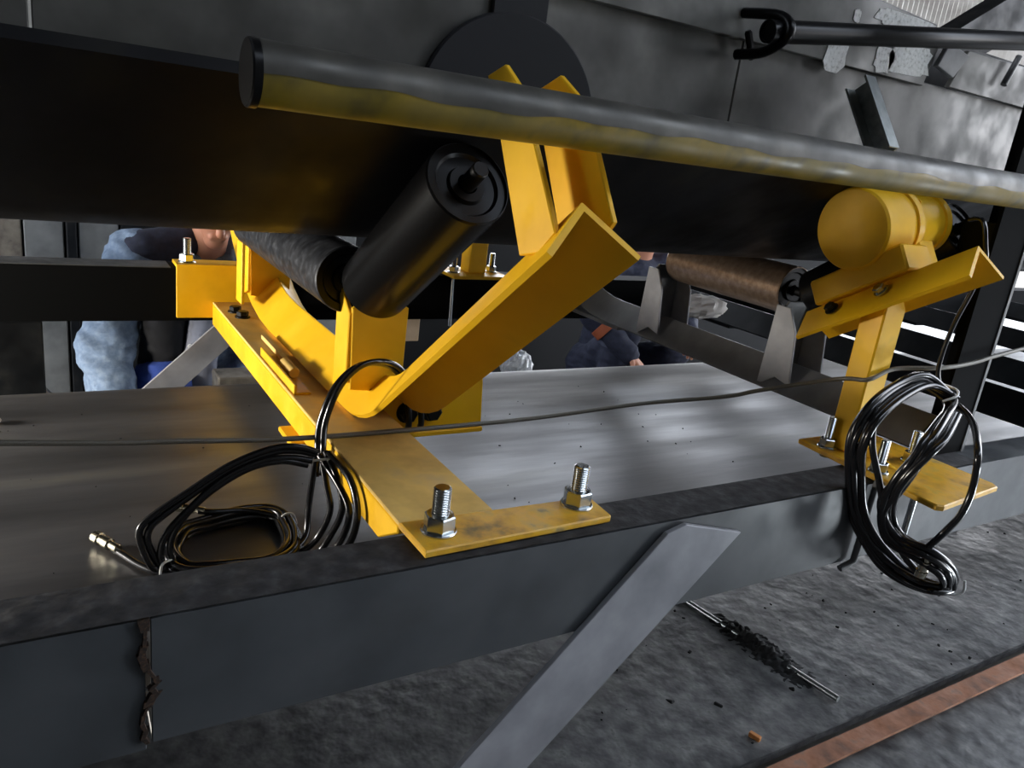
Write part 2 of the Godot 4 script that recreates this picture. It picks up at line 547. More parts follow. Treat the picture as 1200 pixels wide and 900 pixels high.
# ---------------------------------------------------------------- bodies: smooth-joined capsules meshed as surface nets
func blob(bones: Array, cell: float, k := 0.03, wobble := 0.0, wob_freq := 12.0, g: Geo = null) -> Geo:
	if g == null: g = Geo.new()
	var lo := Vector3.INF
	var hi := -Vector3.INF
	for b in bones:
		var r := maxf(b[2], b[3]) + cell * 3.0 + wobble * 2.0
		lo = lo.min(b[0] - Vector3.ONE * r).min(b[1] - Vector3.ONE * r)
		hi = hi.max(b[0] + Vector3.ONE * r).max(b[1] + Vector3.ONE * r)
	var nx := int((hi.x - lo.x) / cell) + 2
	var ny := int((hi.y - lo.y) / cell) + 2
	var nz := int((hi.z - lo.z) / cell) + 2
	var f := PackedFloat32Array()
	f.resize(nx * ny * nz)
	f.fill(1.0)
	for b in bones:
		var a: Vector3 = b[0]
		var e: Vector3 = b[1]
		var ra: float = b[2]
		var rb: float = b[3]
		var pad := maxf(ra, rb) + k + cell * 2.0 + wobble
		var l0: Vector3 = ((a.min(e) - Vector3.ONE * pad - lo) / cell).floor()
		var h0: Vector3 = ((a.max(e) + Vector3.ONE * pad - lo) / cell).ceil()
		var d := e - a
		var dd := maxf(d.length_squared(), 1e-9)
		for x in range(maxi(0, int(l0.x)), mini(nx, int(h0.x) + 1)):
			for y in range(maxi(0, int(l0.y)), mini(ny, int(h0.y) + 1)):
				var at := (x * ny + y) * nz
				for z in range(maxi(0, int(l0.z)), mini(nz, int(h0.z) + 1)):
					var q := lo + Vector3(x, y, z) * cell - a
					var t := clampf(q.dot(d) / dd, 0.0, 1.0)
					var s := (q - d * t).length() - lerpf(ra, rb, t)
					var o := f[at + z]
					var h := clampf(0.5 + 0.5 * (o - s) / k, 0.0, 1.0)
					f[at + z] = lerpf(o, s, h) - k * h * (1.0 - h) if o < 0.9 else s
	if wobble > 0.0:
		var nf := FastNoiseLite.new()
		nf.seed = 5
		nf.frequency = wob_freq
		nf.fractal_octaves = 3
		for x in nx:
			for y in ny:
				for z in nz:
					var i := (x * ny + y) * nz + z
					if absf(f[i]) < 0.06:
						f[i] += nf.get_noise_3d(lo.x + x * cell, (lo.y + y * cell) * 3.2 + (lo.x + x * cell) * 0.8, lo.z + z * cell) * wobble
	var ids := {}
	var vs := PackedVector3Array()
	var ns := PackedVector3Array()
	for x in nx - 1:
		for y in ny - 1:
			for z in nz - 1:
				var i := (x * ny + y) * nz + z
				var cs := [f[i], f[i + 1], f[i + nz], f[i + nz + 1], f[i + ny * nz], f[i + ny * nz + 1], f[i + ny * nz + nz], f[i + ny * nz + nz + 1]]
				var inside := 0
				for s in cs:
					if s < 0.0: inside += 1
				if inside == 0 or inside == 8:
					continue
				var sum := Vector3.ZERO
				var cnt := 0
				for p in 8:
					for bit: int in [1, 2, 4]:
						if p & bit: continue
						var q: int = p | bit
						if (cs[p] < 0.0) != (cs[q] < 0.0):
							var t: float = cs[p] / (cs[p] - cs[q])
							var pa := Vector3((p >> 2) & 1, (p >> 1) & 1, p & 1)
							var pb := Vector3((q >> 2) & 1, (q >> 1) & 1, q & 1)
							sum += pa.lerp(pb, t)
							cnt += 1
				ids[i] = vs.size()
				vs.append(lo + (Vector3(x, y, z) + sum / cnt) * cell)
				ns.append(Vector3(cs[4] + cs[5] + cs[6] + cs[7] - cs[0] - cs[1] - cs[2] - cs[3], cs[2] + cs[3] + cs[6] + cs[7] - cs[0] - cs[1] - cs[4] - cs[5], cs[1] + cs[3] + cs[5] + cs[7] - cs[0] - cs[2] - cs[4] - cs[6]).normalized())
	var step := [ny * nz, nz, 1]
	for i: int in ids:
		for ax in 3:
			var u: int = step[(ax + 1) % 3]
			var w: int = step[(ax + 2) % 3]
			var j: int = i + step[ax]
			if j >= f.size() or (f[i] < 0.0) == (f[j] < 0.0):
				continue
			if not (ids.has(i - u) and ids.has(i - w) and ids.has(i - u - w)):
				continue
			var q: Array[int] = [ids[i], ids[i - u], ids[i - u - w], ids[i - w]]
			g.tri(vs[q[0]], vs[q[1]], vs[q[2]], ns[q[0]], ns[q[1]], ns[q[2]])
			g.tri(vs[q[0]], vs[q[2]], vs[q[3]], ns[q[0]], ns[q[2]], ns[q[3]])
	return g


func lump(center: Vector3, size: Vector3, seed_: int, crumple := 0.3, seg := 28) -> Geo:   # crumpled bag, rag or clod
	var nf := FastNoiseLite.new()
	nf.seed = seed_
	nf.frequency = 1.6
	nf.fractal_octaves = 4
	nf.noise_type = FastNoiseLite.TYPE_CELLULAR if crumple > 0.25 else FastNoiseLite.TYPE_SIMPLEX
	var f := func(u: float, w: float) -> Vector3:
		var th := u * TAU
		var ph := w * PI
		var d := Vector3(cos(th) * sin(ph), cos(ph), sin(th) * sin(ph))
		return center + d * size * (1.0 + crumple * nf.get_noise_3dv(d * 1.3 + Vector3.ONE * seed_))
	var g := Geo.new()
	var pts: Array = []
	for i in seg + 1:
		var row := PackedVector3Array()
		for j in seg / 2 + 1:
			row.append(f.call(float(i % seg) / seg, float(j) / (seg / 2)))
		pts.append(row)
	for i in seg:
		for j in seg / 2:
			g.flat(pts[i][j], pts[i + 1][j], pts[i + 1][j + 1], pts[i][j] - center)
			g.flat(pts[i][j], pts[i + 1][j + 1], pts[i][j + 1], pts[i][j] - center)
	return g


func _ready() -> void:
	rng.seed = 7
	var cam := Camera3D.new()
	cam.name = "camera"
	cam.fov = 52.87
	cam.near = 0.02
	cam.far = 200.0
	add_child(cam)
	cam.transform = Transform3D(Basis(Vector3(0.85523, 0.12256, 0.50356), Vector3(0.04846, 0.94847, -0.31315), Vector3(-0.51599, 0.29222, 0.80521)), Vector3(-0.42456, 0.49626, 0.79410))
	cam.current = true
	var sky_m := ProceduralSkyMaterial.new()
	sky_m.sky_top_color = Color(0.74, 0.78, 0.84)
	sky_m.sky_horizon_color = Color(0.96, 0.96, 0.97)
	sky_m.sky_curve = 0.2
	sky_m.ground_bottom_color = Color(0.35, 0.34, 0.33)
	sky_m.ground_horizon_color = Color(0.75, 0.76, 0.78)
	sky_m.sky_energy_multiplier = 1.0
	sky_m.use_debanding = false
	var sky := Sky.new()
	sky.sky_material = sky_m
	var env := Environment.new()
	env.background_mode = Environment.BG_SKY
	env.sky = sky
	env.tonemap_mode = Environment.TONE_MAPPER_LINEAR
	env.tonemap_exposure = 10.2
	env.sdfgi_enabled = true
	env.ssao_enabled = true
	env.ssil_enabled = true
	var we := WorldEnvironment.new()
	we.name = "world_environment"
	we.environment = env
	add_child(we)
	make_materials()
	shed()
	conveyor_structure()
	belts()
	weigh_frame()
	rollers()
	sensor_stand()
	far_idler()
	people()
	cables()
	details()
	added_lamp("added lamp out of view with a bright panel standing on the return belt beyond the left edge", Vector3(-1.55, 0.06, -1.0), Vector3(1, 0, 0), -0.15, Vector2(0.28, 0.2), 0.42, 0.6, Color(1.0, 0.97, 0.92))  # added lamp, out of view, brightens the left-facing sides
	added_lamp("added lamp out of view with a bright panel standing on the walkway beyond the right edge", Vector3(1.9, -0.36, 1.0), Vector3(-1.15, 0.55, -1.0), -0.53, Vector2(0.2, 0.2), 0.09, 0.4, Color(0.93, 0.97, 1.0))  # added lamp, out of view, gives low light from the right front


# ---------------------------------------------------------------- the shed round the conveyor
func shed() -> void:
	struct("floor", Geo.new().block(Vector3(-9, -1.15, -9), Vector3(14, -0.95, 8), 0.0), M.concrete)
	struct("floor_bay", Geo.new().block(Vector3(0.5, -0.95, -3.1), Vector3(4.5, -0.93, -1.62), 0.0), M.shade_black)  # black sheet over the floor, painted dark as the bay's shade
	struct("ceiling", Geo.new().block(Vector3(-3.4, 3.4, -5.2), Vector3(6.5, 3.5, 1.5), 0.0).block(Vector3(-3.4, 3.4, 1.5), Vector3(0.4, 3.5, 2.6), 0.0), M.roof)
	# back wall: panels to the left, then an open bay towards the right
	var back := struct("wall_back", Geo.new().block(Vector3(-3.2, -0.95, -2.95), Vector3(0.9, 1.25, -2.85), 0.0), M.dark_steel)
	var edges := [-3.2, -0.95, -0.8, -0.62, -0.475, -0.33, -0.285, -0.13, 0.02, 0.3, 0.6, 0.9]
	for i in edges.size() - 1:
		var m: Material = M.wall_grey
		if i == 3 or i == 0: m = M.wall_brown
		var d: float = [0.02, 0.03, 0.015][i % 3]
		if i == 5:
			m = M.dark_steel
			d = 0.06
		if i == 7: m = M.dark_steel
		part("panel", Geo.new().block(Vector3(edges[i] + 0.004, -0.95, -2.85), Vector3(edges[i + 1] - 0.004, 1.25, -2.85 + d), 0.004), m, back)
	struct("wall_rear", Geo.new().block(Vector3(0.95, -0.95, -3.2), Vector3(5.2, 0.1, -3.1), 0.0), M.shade_black)  # black panel added so the bay behind reads as shade
	struct("wall_side", Geo.new().block(Vector3(0.9, -0.95, -3.2), Vector3(0.95, 1.25, -2.85), 0.0), M.shade_black)
	# corrugated sheeting above
	var sheet := Geo.new()
	var n := 203
	for i in n:
		var x0 := -3.2 + i * 0.055
		var w := [0.0, 0.0, 0.02, 0.02]
		for k in 3:
			var a := x0 + k * 0.055 / 3.0
			var b := x0 + (k + 1) * 0.055 / 3.0
			sheet.quad(Vector3(a, 1.25, -2.86 + w[k]), Vector3(b, 1.25, -2.86 + w[k + 1 if k < 2 else 0]), Vector3(b, 3.4, -2.86 + w[k + 1 if k < 2 else 0]), Vector3(a, 3.4, -2.86 + w[k]), Vector3(0, 0, 1))
	var wu := struct("wall_upper", Geo.new().block(Vector3(-3.2, 1.25, -2.95), Vector3(8.0, 3.4, -2.88), 0.0), M.roof)
	part("corrugated_sheet", sheet, M.corrugated, wu)
	struct("wall_front", Geo.new().block(Vector3(-3.2, -0.95, 2.4), Vector3(4.2, 3.4, 2.6), 0.0), M.wall_grey)
	struct("wall_left", Geo.new().block(Vector3(-3.4, -0.95, -0.9), Vector3(-3.2, 3.4, 2.6), 0.0), M.roof)


# ---------------------------------------------------------------- stringers, columns, braces, deck
func channel_poly(z0: float, z1: float, y0: float, y1: float, web_at_z1: bool) -> Array:   # (z, y), 7 mm steel
	var t := 0.007
	if web_at_z1:
		return [Vector2(z1, y0), Vector2(z1, y1), Vector2(z0, y1), Vector2(z0, y1 - t), Vector2(z1 - t, y1 - t), Vector2(z1 - t, y0 + t), Vector2(z0, y0 + t), Vector2(z0, y0)]
	return [Vector2(z0, y0), Vector2(z0, y1), Vector2(z1, y1), Vector2(z1, y1 - t), Vector2(z0 + t, y1 - t), Vector2(z0 + t, y0 + t), Vector2(z1, y0 + t), Vector2(z1, y0)]


func conveyor_structure() -> void:
	# near stringer: two lengths butted at x = -0.348 with a ragged rusty joint
	var s := thing("channel_beam", "long dark grey steel channel on the near side under the bolted yellow plate", "beam", Vector3(-0.348, -0.155, 0.03))
	part("beam_length", yz_plate(channel_poly(-0.022, 0.056, -0.155, -0.002, true), -0.346, 7.0, null, 0.001), M.stringer, s)
	part("beam_length", yz_plate(channel_poly(-0.022, 0.053, -0.165, -0.004, true), -2.2, -0.351, null, 0.001), M.stringer, s)
	var fl := Geo.new().grid(220, 6, func(u: float, w: float) -> Vector3:
		var x := -2.2 + u * 3.4
		return Vector3(x, 0.0005 + 0.0025 * absf(sin(x * 97.0 + w * 5.0) * sin(x * 41.0 + w * 3.0)) * sin(PI * w), lerpf(-0.0215, 0.0555, w)), Vector3.UP)
	part("dust_or_lit_layer", fl, M.stringer_dust, s, "coal dust lying on the top flange")
	var seam := Geo.new()
	var prev := Vector2(-0.352, -0.004)
	var y := -0.004
	while y > -0.152:
		var nx := -0.349 + rng.randf_range(-0.004, 0.004) + 0.006 * sin(y * 60.0)
		var ny := y - rng.randf_range(0.006, 0.012)
		var w := rng.randf_range(0.002, 0.006)
		xy_plate([Vector2(prev.x - w, prev.y), Vector2(prev.x + w, prev.y + 0.002), Vector2(nx + w * 0.7, ny), Vector2(nx - w * 0.8, ny - 0.001)], 0.05, 0.0575 + rng.randf_range(0, 0.0012), seam, 0.0003)
		prev = Vector2(nx, ny)
		y = ny
	part("weld_seam", seam, M.rust_dark, s, "ragged rusty joint in the beam")

	var f := thing("channel_beam", "dark steel channel on the far side with the yellow bracket bolted on top", "beam", Vector3(-0.3, -0.04, -1.35))
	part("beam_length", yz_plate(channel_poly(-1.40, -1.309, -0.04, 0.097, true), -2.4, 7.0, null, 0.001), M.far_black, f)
	part("dust_or_lit_layer", Geo.new().block(Vector3(-2.4, 0.0965, -1.398), Vector3(-0.14, 0.099, -1.311), 0.001), M.grey_steel, f, "pale layer standing for light on the top flange")  # pale layer imitates the lit top edge of the far channel

	# near diagonal brace, flat bar welded on the face of the stringer
	single("diagonal_brace", xy_plate([Vector2(0.505, -0.039), Vector2(0.38, -0.006), Vector2(0.345, -0.015), Vector2(-0.135, -0.497), Vector2(0.02, -0.497)], 0.0575, 0.0665, null, 0.001), M.pale_steel,
		"pale grey flat steel bar slanting down across the near channel to the deck", "brace")
	single("diagonal_brace", xy_plate([Vector2(0.08, -0.042), Vector2(-0.02, -0.042), Vector2(-0.50, -0.50), Vector2(-0.40, -0.50)], -1.318, -1.31, null, 0.001), M.pale_steel,
		"grey flat steel bar slanting below the far channel in front of the crouching worker", "brace")
	# hanger leg at the far left
	single("support_leg", Geo.new().block(Vector3(-0.62, -0.497, -1.36), Vector3(-0.425, -0.04, -1.305), 0.003), M.dark_steel,
		"wide black steel leg under the left end of the far channel", "leg")

	# posts on the right
	var post := func(x: float, z: float, w: float, top: float, label: String) -> void:
		var o := thing("angle_post", label, "post", Vector3(x, 0.0, z))
		var t := 0.008
		var poly := PackedVector2Array([Vector2(x - w / 2, z + 0.03), Vector2(x + w / 2, z + 0.03), Vector2(x + w / 2, z - 0.05), Vector2(x + w / 2 - t, z - 0.05), Vector2(x + w / 2 - t, z + 0.03 - t), Vector2(x - w / 2, z + 0.03 - t)])
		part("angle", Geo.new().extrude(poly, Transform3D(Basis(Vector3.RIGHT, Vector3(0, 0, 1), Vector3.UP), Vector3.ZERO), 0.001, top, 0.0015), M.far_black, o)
		part("edge_strip", Geo.new().block(Vector3(x + w / 2 - 0.008, 0.001, z + 0.0301), Vector3(x + w / 2 + 0.002, top, z + 0.0325), 0.0008), M.grey_steel, o, "lighter grey strip along the edge")  # narrow paler strip down the right margin of the post
	post.call(1.165, -0.028, 0.117, 1.5, "dark angle post standing on the near channel just right of the yellow stand")
	post.call(1.62, -0.028, 0.11, 1.5, "second dark angle post, at the right edge beyond the first post")

	# guard pipe along the belt
	var g := thing("guard_pipe", "long yellow pipe with dusty grey top running along the belt edge above the yellow bracket", "pipe", Vector3(0.5, 0.545, 0.1))
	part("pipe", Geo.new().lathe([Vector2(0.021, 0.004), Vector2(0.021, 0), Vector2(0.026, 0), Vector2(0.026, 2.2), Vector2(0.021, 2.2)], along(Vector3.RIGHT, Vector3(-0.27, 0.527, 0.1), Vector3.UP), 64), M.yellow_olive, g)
	part("end_plug", Geo.new().lathe([Vector2(0.0001, 0.0), Vector2(0.0262, 0.0), Vector2(0.0275, 0.0015), Vector2(0.0275, 0.008), Vector2(0.0262, 0.008)], along(Vector3.RIGHT, Vector3(-0.2735, 0.527, 0.1), Vector3.UP), 32), M.black_plastic, g)
	var dust := Geo.new().grid(500, 12, func(u: float, w: float) -> Vector3:
		var x := -0.268 + u * 2.196
		var a := lerpf(0.0 + 0.10 * sin(x * 23.0) * sin(x * 9.0 + 2.0) + 0.04 * sin(x * 71.0), 2.7, w)
		var r := 0.0266 + 0.0008 * sin(PI * w)
		return Vector3(x, 0.527 + r * sin(a), 0.1 + r * cos(a)), Vector3(0, 1, 0.35))
	part("dust_or_lit_layer", dust, M.pipe_dust, g, "grey dust caked on the upper half")

	# deck under the return belt, with its rusty edge angle
	var dk := Geo.new().grid(160, 40, func(u: float, w: float) -> Vector3:
		var x := lerpf(-2.5, 7.0, u)
		var z := lerpf(-1.6, 0.105, w)
		return Vector3(x, -0.5 + 0.003 * sin(x * 9.0 + z * 4.0) * sin(z * 11.0 - x * 3.0), z), Vector3.UP)
	dk.block(Vector3(-2.5, -0.52, -1.6), Vector3(7.0, -0.506, 0.105), 0.0)
	struct("floor_deck", dk, M.deck)
	single("edge_angle", yz_plate([Vector2(0.135, -0.56), Vector2(0.135, -0.488), Vector2(0.175, -0.488), Vector2(0.175, -0.494), Vector2(0.141, -0.494), Vector2(0.141, -0.56)], -2.5, 7.0), M.rust,
		"rusty brown steel edge strip along the near border of the dusty deck", "edge strip")
	struct("floor_walkway", Geo.new().block(Vector3(-2.5, -0.57, 0.136), Vector3(7.0, -0.53, 1.6), 0.0), M.deck)

	skirts()


func skirts() -> void:
	var s := thing("skirt_board", "grey steel skirt plates standing along the trough above the belt", "skirt board", Vector3(0.5, 0.45, -0.3))
	var xs := [-1.8, -0.42, 0.67, 1.655]
	for i in 3:
		part("plate", Geo.new().block(Vector3(xs[i] + 0.0015, 0.44, -0.31), Vector3(xs[i + 1] - 0.0015, 0.735, -0.3 + 0.001 * (i % 2)), 0.0015), M.skirt, s)
	var u := thing("skirt_board", "upper row of grey skirt plates with peeling white paint under the black pipe", "skirt board", Vector3(0.5, 0.73, -0.29))
	part("plate", xy_plate([Vector2(-1.8, 0.722), Vector2(1.195, 0.724), Vector2(1.215, 0.80), Vector2(1.19, 0.843), Vector2(0.95, 0.855), Vector2(0.2, 0.86), Vector2(-1.8, 0.86)], -0.297, -0.283), M.skirt, u)
	part("plate", xy_plate([Vector2(1.29, 0.735), Vector2(2.6, 0.724), Vector2(2.6, 0.83), Vector2(1.33, 0.815)], -0.297, -0.285), M.skirt, u)
	part("bracket", xy_plate([Vector2(1.205, 0.765), Vector2(1.27, 0.75), Vector2(1.31, 0.80), Vector2(1.23, 0.815)], -0.28, -0.268), M.grey_steel, u)
	var spots := [[0.868, 0.932, 0.708, 0.772], [1.015, 1.075, 0.725, 0.78], [1.055, 1.20, 0.73, 0.80], [0.985, 1.19, 0.812, 0.842], [0.925, 0.945, 0.80, 0.825]]
	for q in spots:
		var p: Array = []
		for k in 22:
			var a := TAU * k / 22.0
			var e := Vector2(signf(cos(a)) * pow(absf(cos(a)), 0.5), signf(sin(a)) * pow(absf(sin(a)), 0.5)) * rng.randf_range(0.8, 1.08)
			p.append(Vector2((q[0] + q[1]) / 2 + e.x * (q[1] - q[0]) / 2, (q[2] + q[3]) / 2 + e.y * (q[3] - q[2]) / 2))
		part("peeling_paint", xy_plate(p, -0.284, -0.2815, null, 0.0003), M.white_paint, u, "patch of peeling white paint")
	part("back_plate", Geo.new().block(Vector3(1.15, 0.70, -0.36), Vector3(2.6, 0.84, -0.35), 0.001), M.dark_steel, u)
	# black half round shape against the skirt, with a small block above it
	var d := thing("half_round_shape", "large black half round shape on the skirt plate behind the yellow prongs", "rubber flap", Vector3(0.2, 0.5, -0.29))
	var hp: Array = []
	for k in 33:
		var a := PI * k / 32.0
		hp.append(Vector2(0.205 + 0.157 * cos(a), 0.53 + 0.155 * sin(a)))
	hp.append(Vector2(0.048, 0.45))
	hp.append(Vector2(0.362, 0.45))
	part("disc", xy_plate(hp, -0.2985, -0.288, null, 0.003), M.black_cloth, d)
	part("upper_block", Geo.new().block(Vector3(0.155, 0.66, -0.2985), Vector3(0.25, 0.727, -0.29), 0.003), M.black_cloth, d)
	# black pipe at the top right, clamped to the upper plates
	var bp := thing("black_pipe", "black pipe crossing the upper skirt plates at the top right corner", "pipe", Vector3(0.58, 0.73, -0.2))
	part("pipe", Geo.new().lathe([Vector2(0.0001, 0.003), Vector2(0.015, 0.003), Vector2(0.015, 0.0), Vector2(0.0185, 0.0), Vector2(0.0185, 1.6), Vector2(0.015, 1.6)], along(Vector3(0.78, 0.115, 0.0), Vector3(0.62, 0.727, -0.2), Vector3.UP), 32), M.black_plastic, bp)
	part("clamp", Geo.new().tube(spline([Vector3(0.64, 0.697, -0.281), Vector3(0.645, 0.701, -0.22), Vector3(0.645, 0.726, -0.176), Vector3(0.645, 0.754, -0.2), Vector3(0.64, 0.764, -0.281)], 6), 0.009, 10), M.black_plastic, bp)
	part("clamp_strap", Geo.new().box(Transform3D(Basis(Vector3(0, 0, 1), 0.5), Vector3(0.66, 0.715, -0.272)), Vector3(0.012, 0.05, 0.012), 0.003), M.black_plastic, bp)
	# dark diagonal struts behind the black pipe and a short rod
	single("roof_strut", xy_plate([Vector2(1.23, 0.78), Vector2(1.40, 0.78), Vector2(2.5, 1.35), Vector2(2.2, 1.35)], -0.42, -0.36), M.dark_steel,
		"dark diagonal strut rising to the right behind the black pipe at the top right", "strut")
	single("short_rod", Geo.new().tube(PackedVector3Array([Vector3(1.50, 0.83, -0.27), Vector3(1.47, 0.765, -0.27)]), 0.007, 12), M.grey_steel,
		"short grey round rod hanging below the black pipe at the top right", "rod")


# ---------------------------------------------------------------- belts
func belt_profile(pts: Array, x0: float, x1: float, t: float, g: Geo) -> void:   # (z, y) underside points, smooth
	var p3: Array = []
	for q: Vector2 in pts:
		p3.append(Vector3(0, q.y, q.x))
	var line := spline(p3, 5)
	var frames := []
	var nn := 6
	var poly := PackedVector2Array()
	var c_ := line.size()
	var norms: Array[Vector3] = []
	for i in c_:
		var d := (line[mini(i + 1, c_ - 1)] - line[maxi(i - 1, 0)]).normalized()
		var m := Vector3.RIGHT.cross(d)
		norms.append(m if m.y > 0 else -m)
	for i in c_ - 1:
		for side in 2:
			var o := 0.0 if side == 0 else t
			var sg := -1.0 if side == 0 else 1.0
			var a := line[i] + norms[i] * o
			var b := line[i + 1] + norms[i + 1] * o
			var xa := Vector3(x0, 0, 0)
			var xb := Vector3(x1, 0, 0)
			g.tri(a + xa, b + xa, b + xb, norms[i] * sg, norms[i + 1] * sg, norms[i + 1] * sg)
			g.tri(a + xa, b + xb, a + xb, norms[i] * sg, norms[i + 1] * sg, norms[i] * sg)
	for e: int in [0, c_ - 1]:
		var d := (line[e] - line[1 if e == 0 else c_ - 2])
		g.quad(line[e] + Vector3(x0, 0, 0), line[e] + Vector3(x1, 0, 0), line[e] + norms[e] * t + Vector3(x1, 0, 0), line[e] + norms[e] * t + Vector3(x0, 0, 0), d)


func belts() -> void:
	var g := Geo.new()
	belt_profile([Vector2(-0.10, 0.533), Vector2(-0.20, 0.468), Vector2(-0.30, 0.404), Vector2(-0.38, 0.355), Vector2(-0.43, 0.330), Vector2(-0.49, 0.315), Vector2(-0.6, 0.311), Vector2(-0.8, 0.311), Vector2(-1.0, 0.311), Vector2(-1.11, 0.315), Vector2(-1.17, 0.330), Vector2(-1.22, 0.355), Vector2(-1.3, 0.404), Vector2(-1.4, 0.468), Vector2(-1.5, 0.533)], -2.2, 2.9, 0.015, g)
	single("conveyor_belt", g, M.rubber, "black rubber upper conveyor belt carried in a trough on the rollers", "conveyor belt")
	var h := Geo.new()
	belt_profile([Vector2(-1.085, -0.162), Vector2(-1.07, -0.158), Vector2(-1.02, -0.160), Vector2(-0.95, -0.164), Vector2(-0.8, -0.165), Vector2(-0.4, -0.165), Vector2(-0.03, -0.165)], -2.2, 7.0, 0.015, h)
	single("conveyor_belt", h, M.rubber_return, "dusty dark grey return belt lying flat beneath the yellow cross beam", "conveyor belt")


# ---------------------------------------------------------------- the yellow weigh idler frame
func weigh_frame() -> void:
	var w := thing("weigh_frame", "bright yellow idler frame bolted across the conveyor between the two channels", "idler frame", Vector3(0.03, 0.0, -0.65))
	var cb := part("cross_beam", yz_plate([Vector2(-1.30, 0.0065), Vector2(-0.036, 0.0065), Vector2(-0.036, -0.0045), Vector2(-0.10, -0.044), Vector2(-1.30, -0.049)], -0.04, 0.101, null, 0.002), M.yellow, w)
	part("top_plate", Geo.new().block(Vector3(-0.04, 0.0065, -1.30), Vector3(0.101, 0.012, -0.034), 0.0015), M.yellow_dusty, cb, "dusty top of the cross beam")
	var pl := part("end_plate", xz_plate([Vector2(-0.04, -0.034), Vector2(0.256, -0.026), Vector2(0.262, -0.02), Vector2(0.258, 0.034), Vector2(0.254, 0.038), Vector2(-0.038, 0.046)], 0.003, 0.0135, null, 0.002), M.yellow_worn, w)
	bolt(w, Vector3(0.0, 0.0135, 0.002), 0.0118, 0.062, 0.3, 0.03)
	bolt(w, Vector3(0.226, 0.0135, -0.008), 0.0118, 0.062, 0.1, 0.03)
	# far bracket: an angle over the far channel
	part("far_bracket", yz_plate([Vector2(-1.30, -0.03), Vector2(-1.30, 0.109), Vector2(-1.375, 0.109), Vector2(-1.375, 0.1), Vector2(-1.308, 0.1), Vector2(-1.308, -0.03)], -0.128, 0.16, null, 0.001), M.yellow, w)
	bolt(w, Vector3(-0.098, 0.109, -1.335), 0.0105, 0.062, 0.2, 0.02)
	bolt(w, Vector3(0.13, 0.109, -1.335), 0.0105, 0.062, 0.5, 0.02)
	cap_screw(w, Vector3(-0.006, 0.012, -1.19), Vector3.UP, 0.0145, M.black_bolt)
	cap_screw(w, Vector3(0.0, 0.012, -1.135), Vector3.UP, 0.0145, M.black_bolt)
	# lower angle under the beam, its standing leg showing to the right
	part("lower_plate", Geo.new().block(Vector3(-0.062, -0.056, -0.545), Vector3(0.322, -0.046, -0.458), 0.002), M.yellow, w)
	var leg := part("lower_angle", xy_plate([Vector2(0.102, -0.046), Vector2(0.32, -0.046), Vector2(0.312, 0.066), Vector2(0.102, 0.072)], -0.472, -0.463, null, 0.0015), M.yellow, w)
	for x: float in [0.155, 0.205]:
		cap_screw(w, Vector3(x, -0.004, -0.463), Vector3(0, 0, 1), 0.017, M.black_bolt)
	part("clip", Geo.new().tube(spline([Vector3(0.15, 0.03, -0.455), Vector3(0.148, 0.01, -0.44), Vector3(0.15, -0.02, -0.438), Vector3(0.155, -0.03, -0.452)], 5), 0.006, 10), M.black_bolt, w, "black spring clip")
	part("clip", Geo.new().tube(spline([Vector3(0.175, 0.03, -0.455), Vector3(0.173, 0.01, -0.44), Vector3(0.175, -0.02, -0.438), Vector3(0.18, -0.03, -0.452)], 5), 0.006, 10), M.black_bolt, w, "black spring clip")
	# idler base: inverted angle bent up at both ends
	var path: Array = [Vector2(0.085, 0.447)]
	path.append_array(bend(Vector2(0.085, 0.447), Vector2(-0.39, 0.082), Vector2(-1.2, 0.082), 0.07))
	path.append_array(bend(Vector2(-0.4, 0.082), Vector2(-1.19, 0.082), Vector2(-1.66, 0.445), 0.20))
	path.append(Vector2(-1.66, 0.445))
	part("base_angle", Geo.new().sweep(angle_profile(0.09, 0.008), yz_frames(0.09, path)), M.yellow, w)
	# roller brackets: a web across the conveyor with a flange at its left
	for z: float in [-0.428, -1.17]:
		var s := -1.0 if z > -0.8 else 1.0
		var br := part("roller_bracket", xy_plate([Vector2(0.026, 0.06), Vector2(0.122, 0.05), Vector2(0.124, 0.205), Vector2(0.098, 0.222), Vector2(0.05, 0.222), Vector2(0.022, 0.205)], z - 0.004, z + 0.004), M.yellow, w)
		part("flange", yz_plate([Vector2(z, 0.072), Vector2(z - 0.066, 0.048), Vector2(z - 0.066, 0.222), Vector2(z - 0.05, 0.232), Vector2(z, 0.195)], 0.018, 0.026), M.yellow, br)
		if z < -0.8:
			part("flange", yz_plate([Vector2(z + 0.004, 0.05), Vector2(z + 0.06, 0.05), Vector2(z + 0.06, 0.2), Vector2(z + 0.004, 0.2)], -0.01, -0.002), M.yellow, br)
	# prongs that hold the wing roller's outer end
	part("prong", yz_plate([Vector2(-0.055, 0.501), Vector2(-0.105, 0.575), Vector2(-0.065, 0.587), Vector2(-0.012, 0.554), Vector2(0.023, 0.501), Vector2(0.088, 0.412), Vector2(0.06, 0.385), Vector2(0.02, 0.375)], 0.058, 0.066), M.yellow, w)
	part("prong", yz_plate([Vector2(-0.056, 0.502), Vector2(-0.098, 0.566), Vector2(-0.078, 0.570), Vector2(-0.04, 0.584), Vector2(0.02, 0.552), Vector2(0.057, 0.5), Vector2(0.105, 0.43), Vector2(0.075, 0.39), Vector2(0.02, 0.375)], 0.121, 0.129), M.yellow, w)
	# retaining clamp on the beam
	var cl := part("retaining_clamp", Geo.new().block(Vector3(-0.036, 0.012, -0.80), Vector3(-0.031, 0.032, -0.545), 0.001).block(Vector3(-0.036, 0.012, -0.8), Vector3(-0.004, 0.016, -0.545), 0.001), M.yellow, w)
	part("clamp_strip", Geo.new().block(Vector3(-0.006, 0.016, -0.92), Vector3(0.006, 0.026, -0.71), 0.001), M.yellow_dusty, cl)
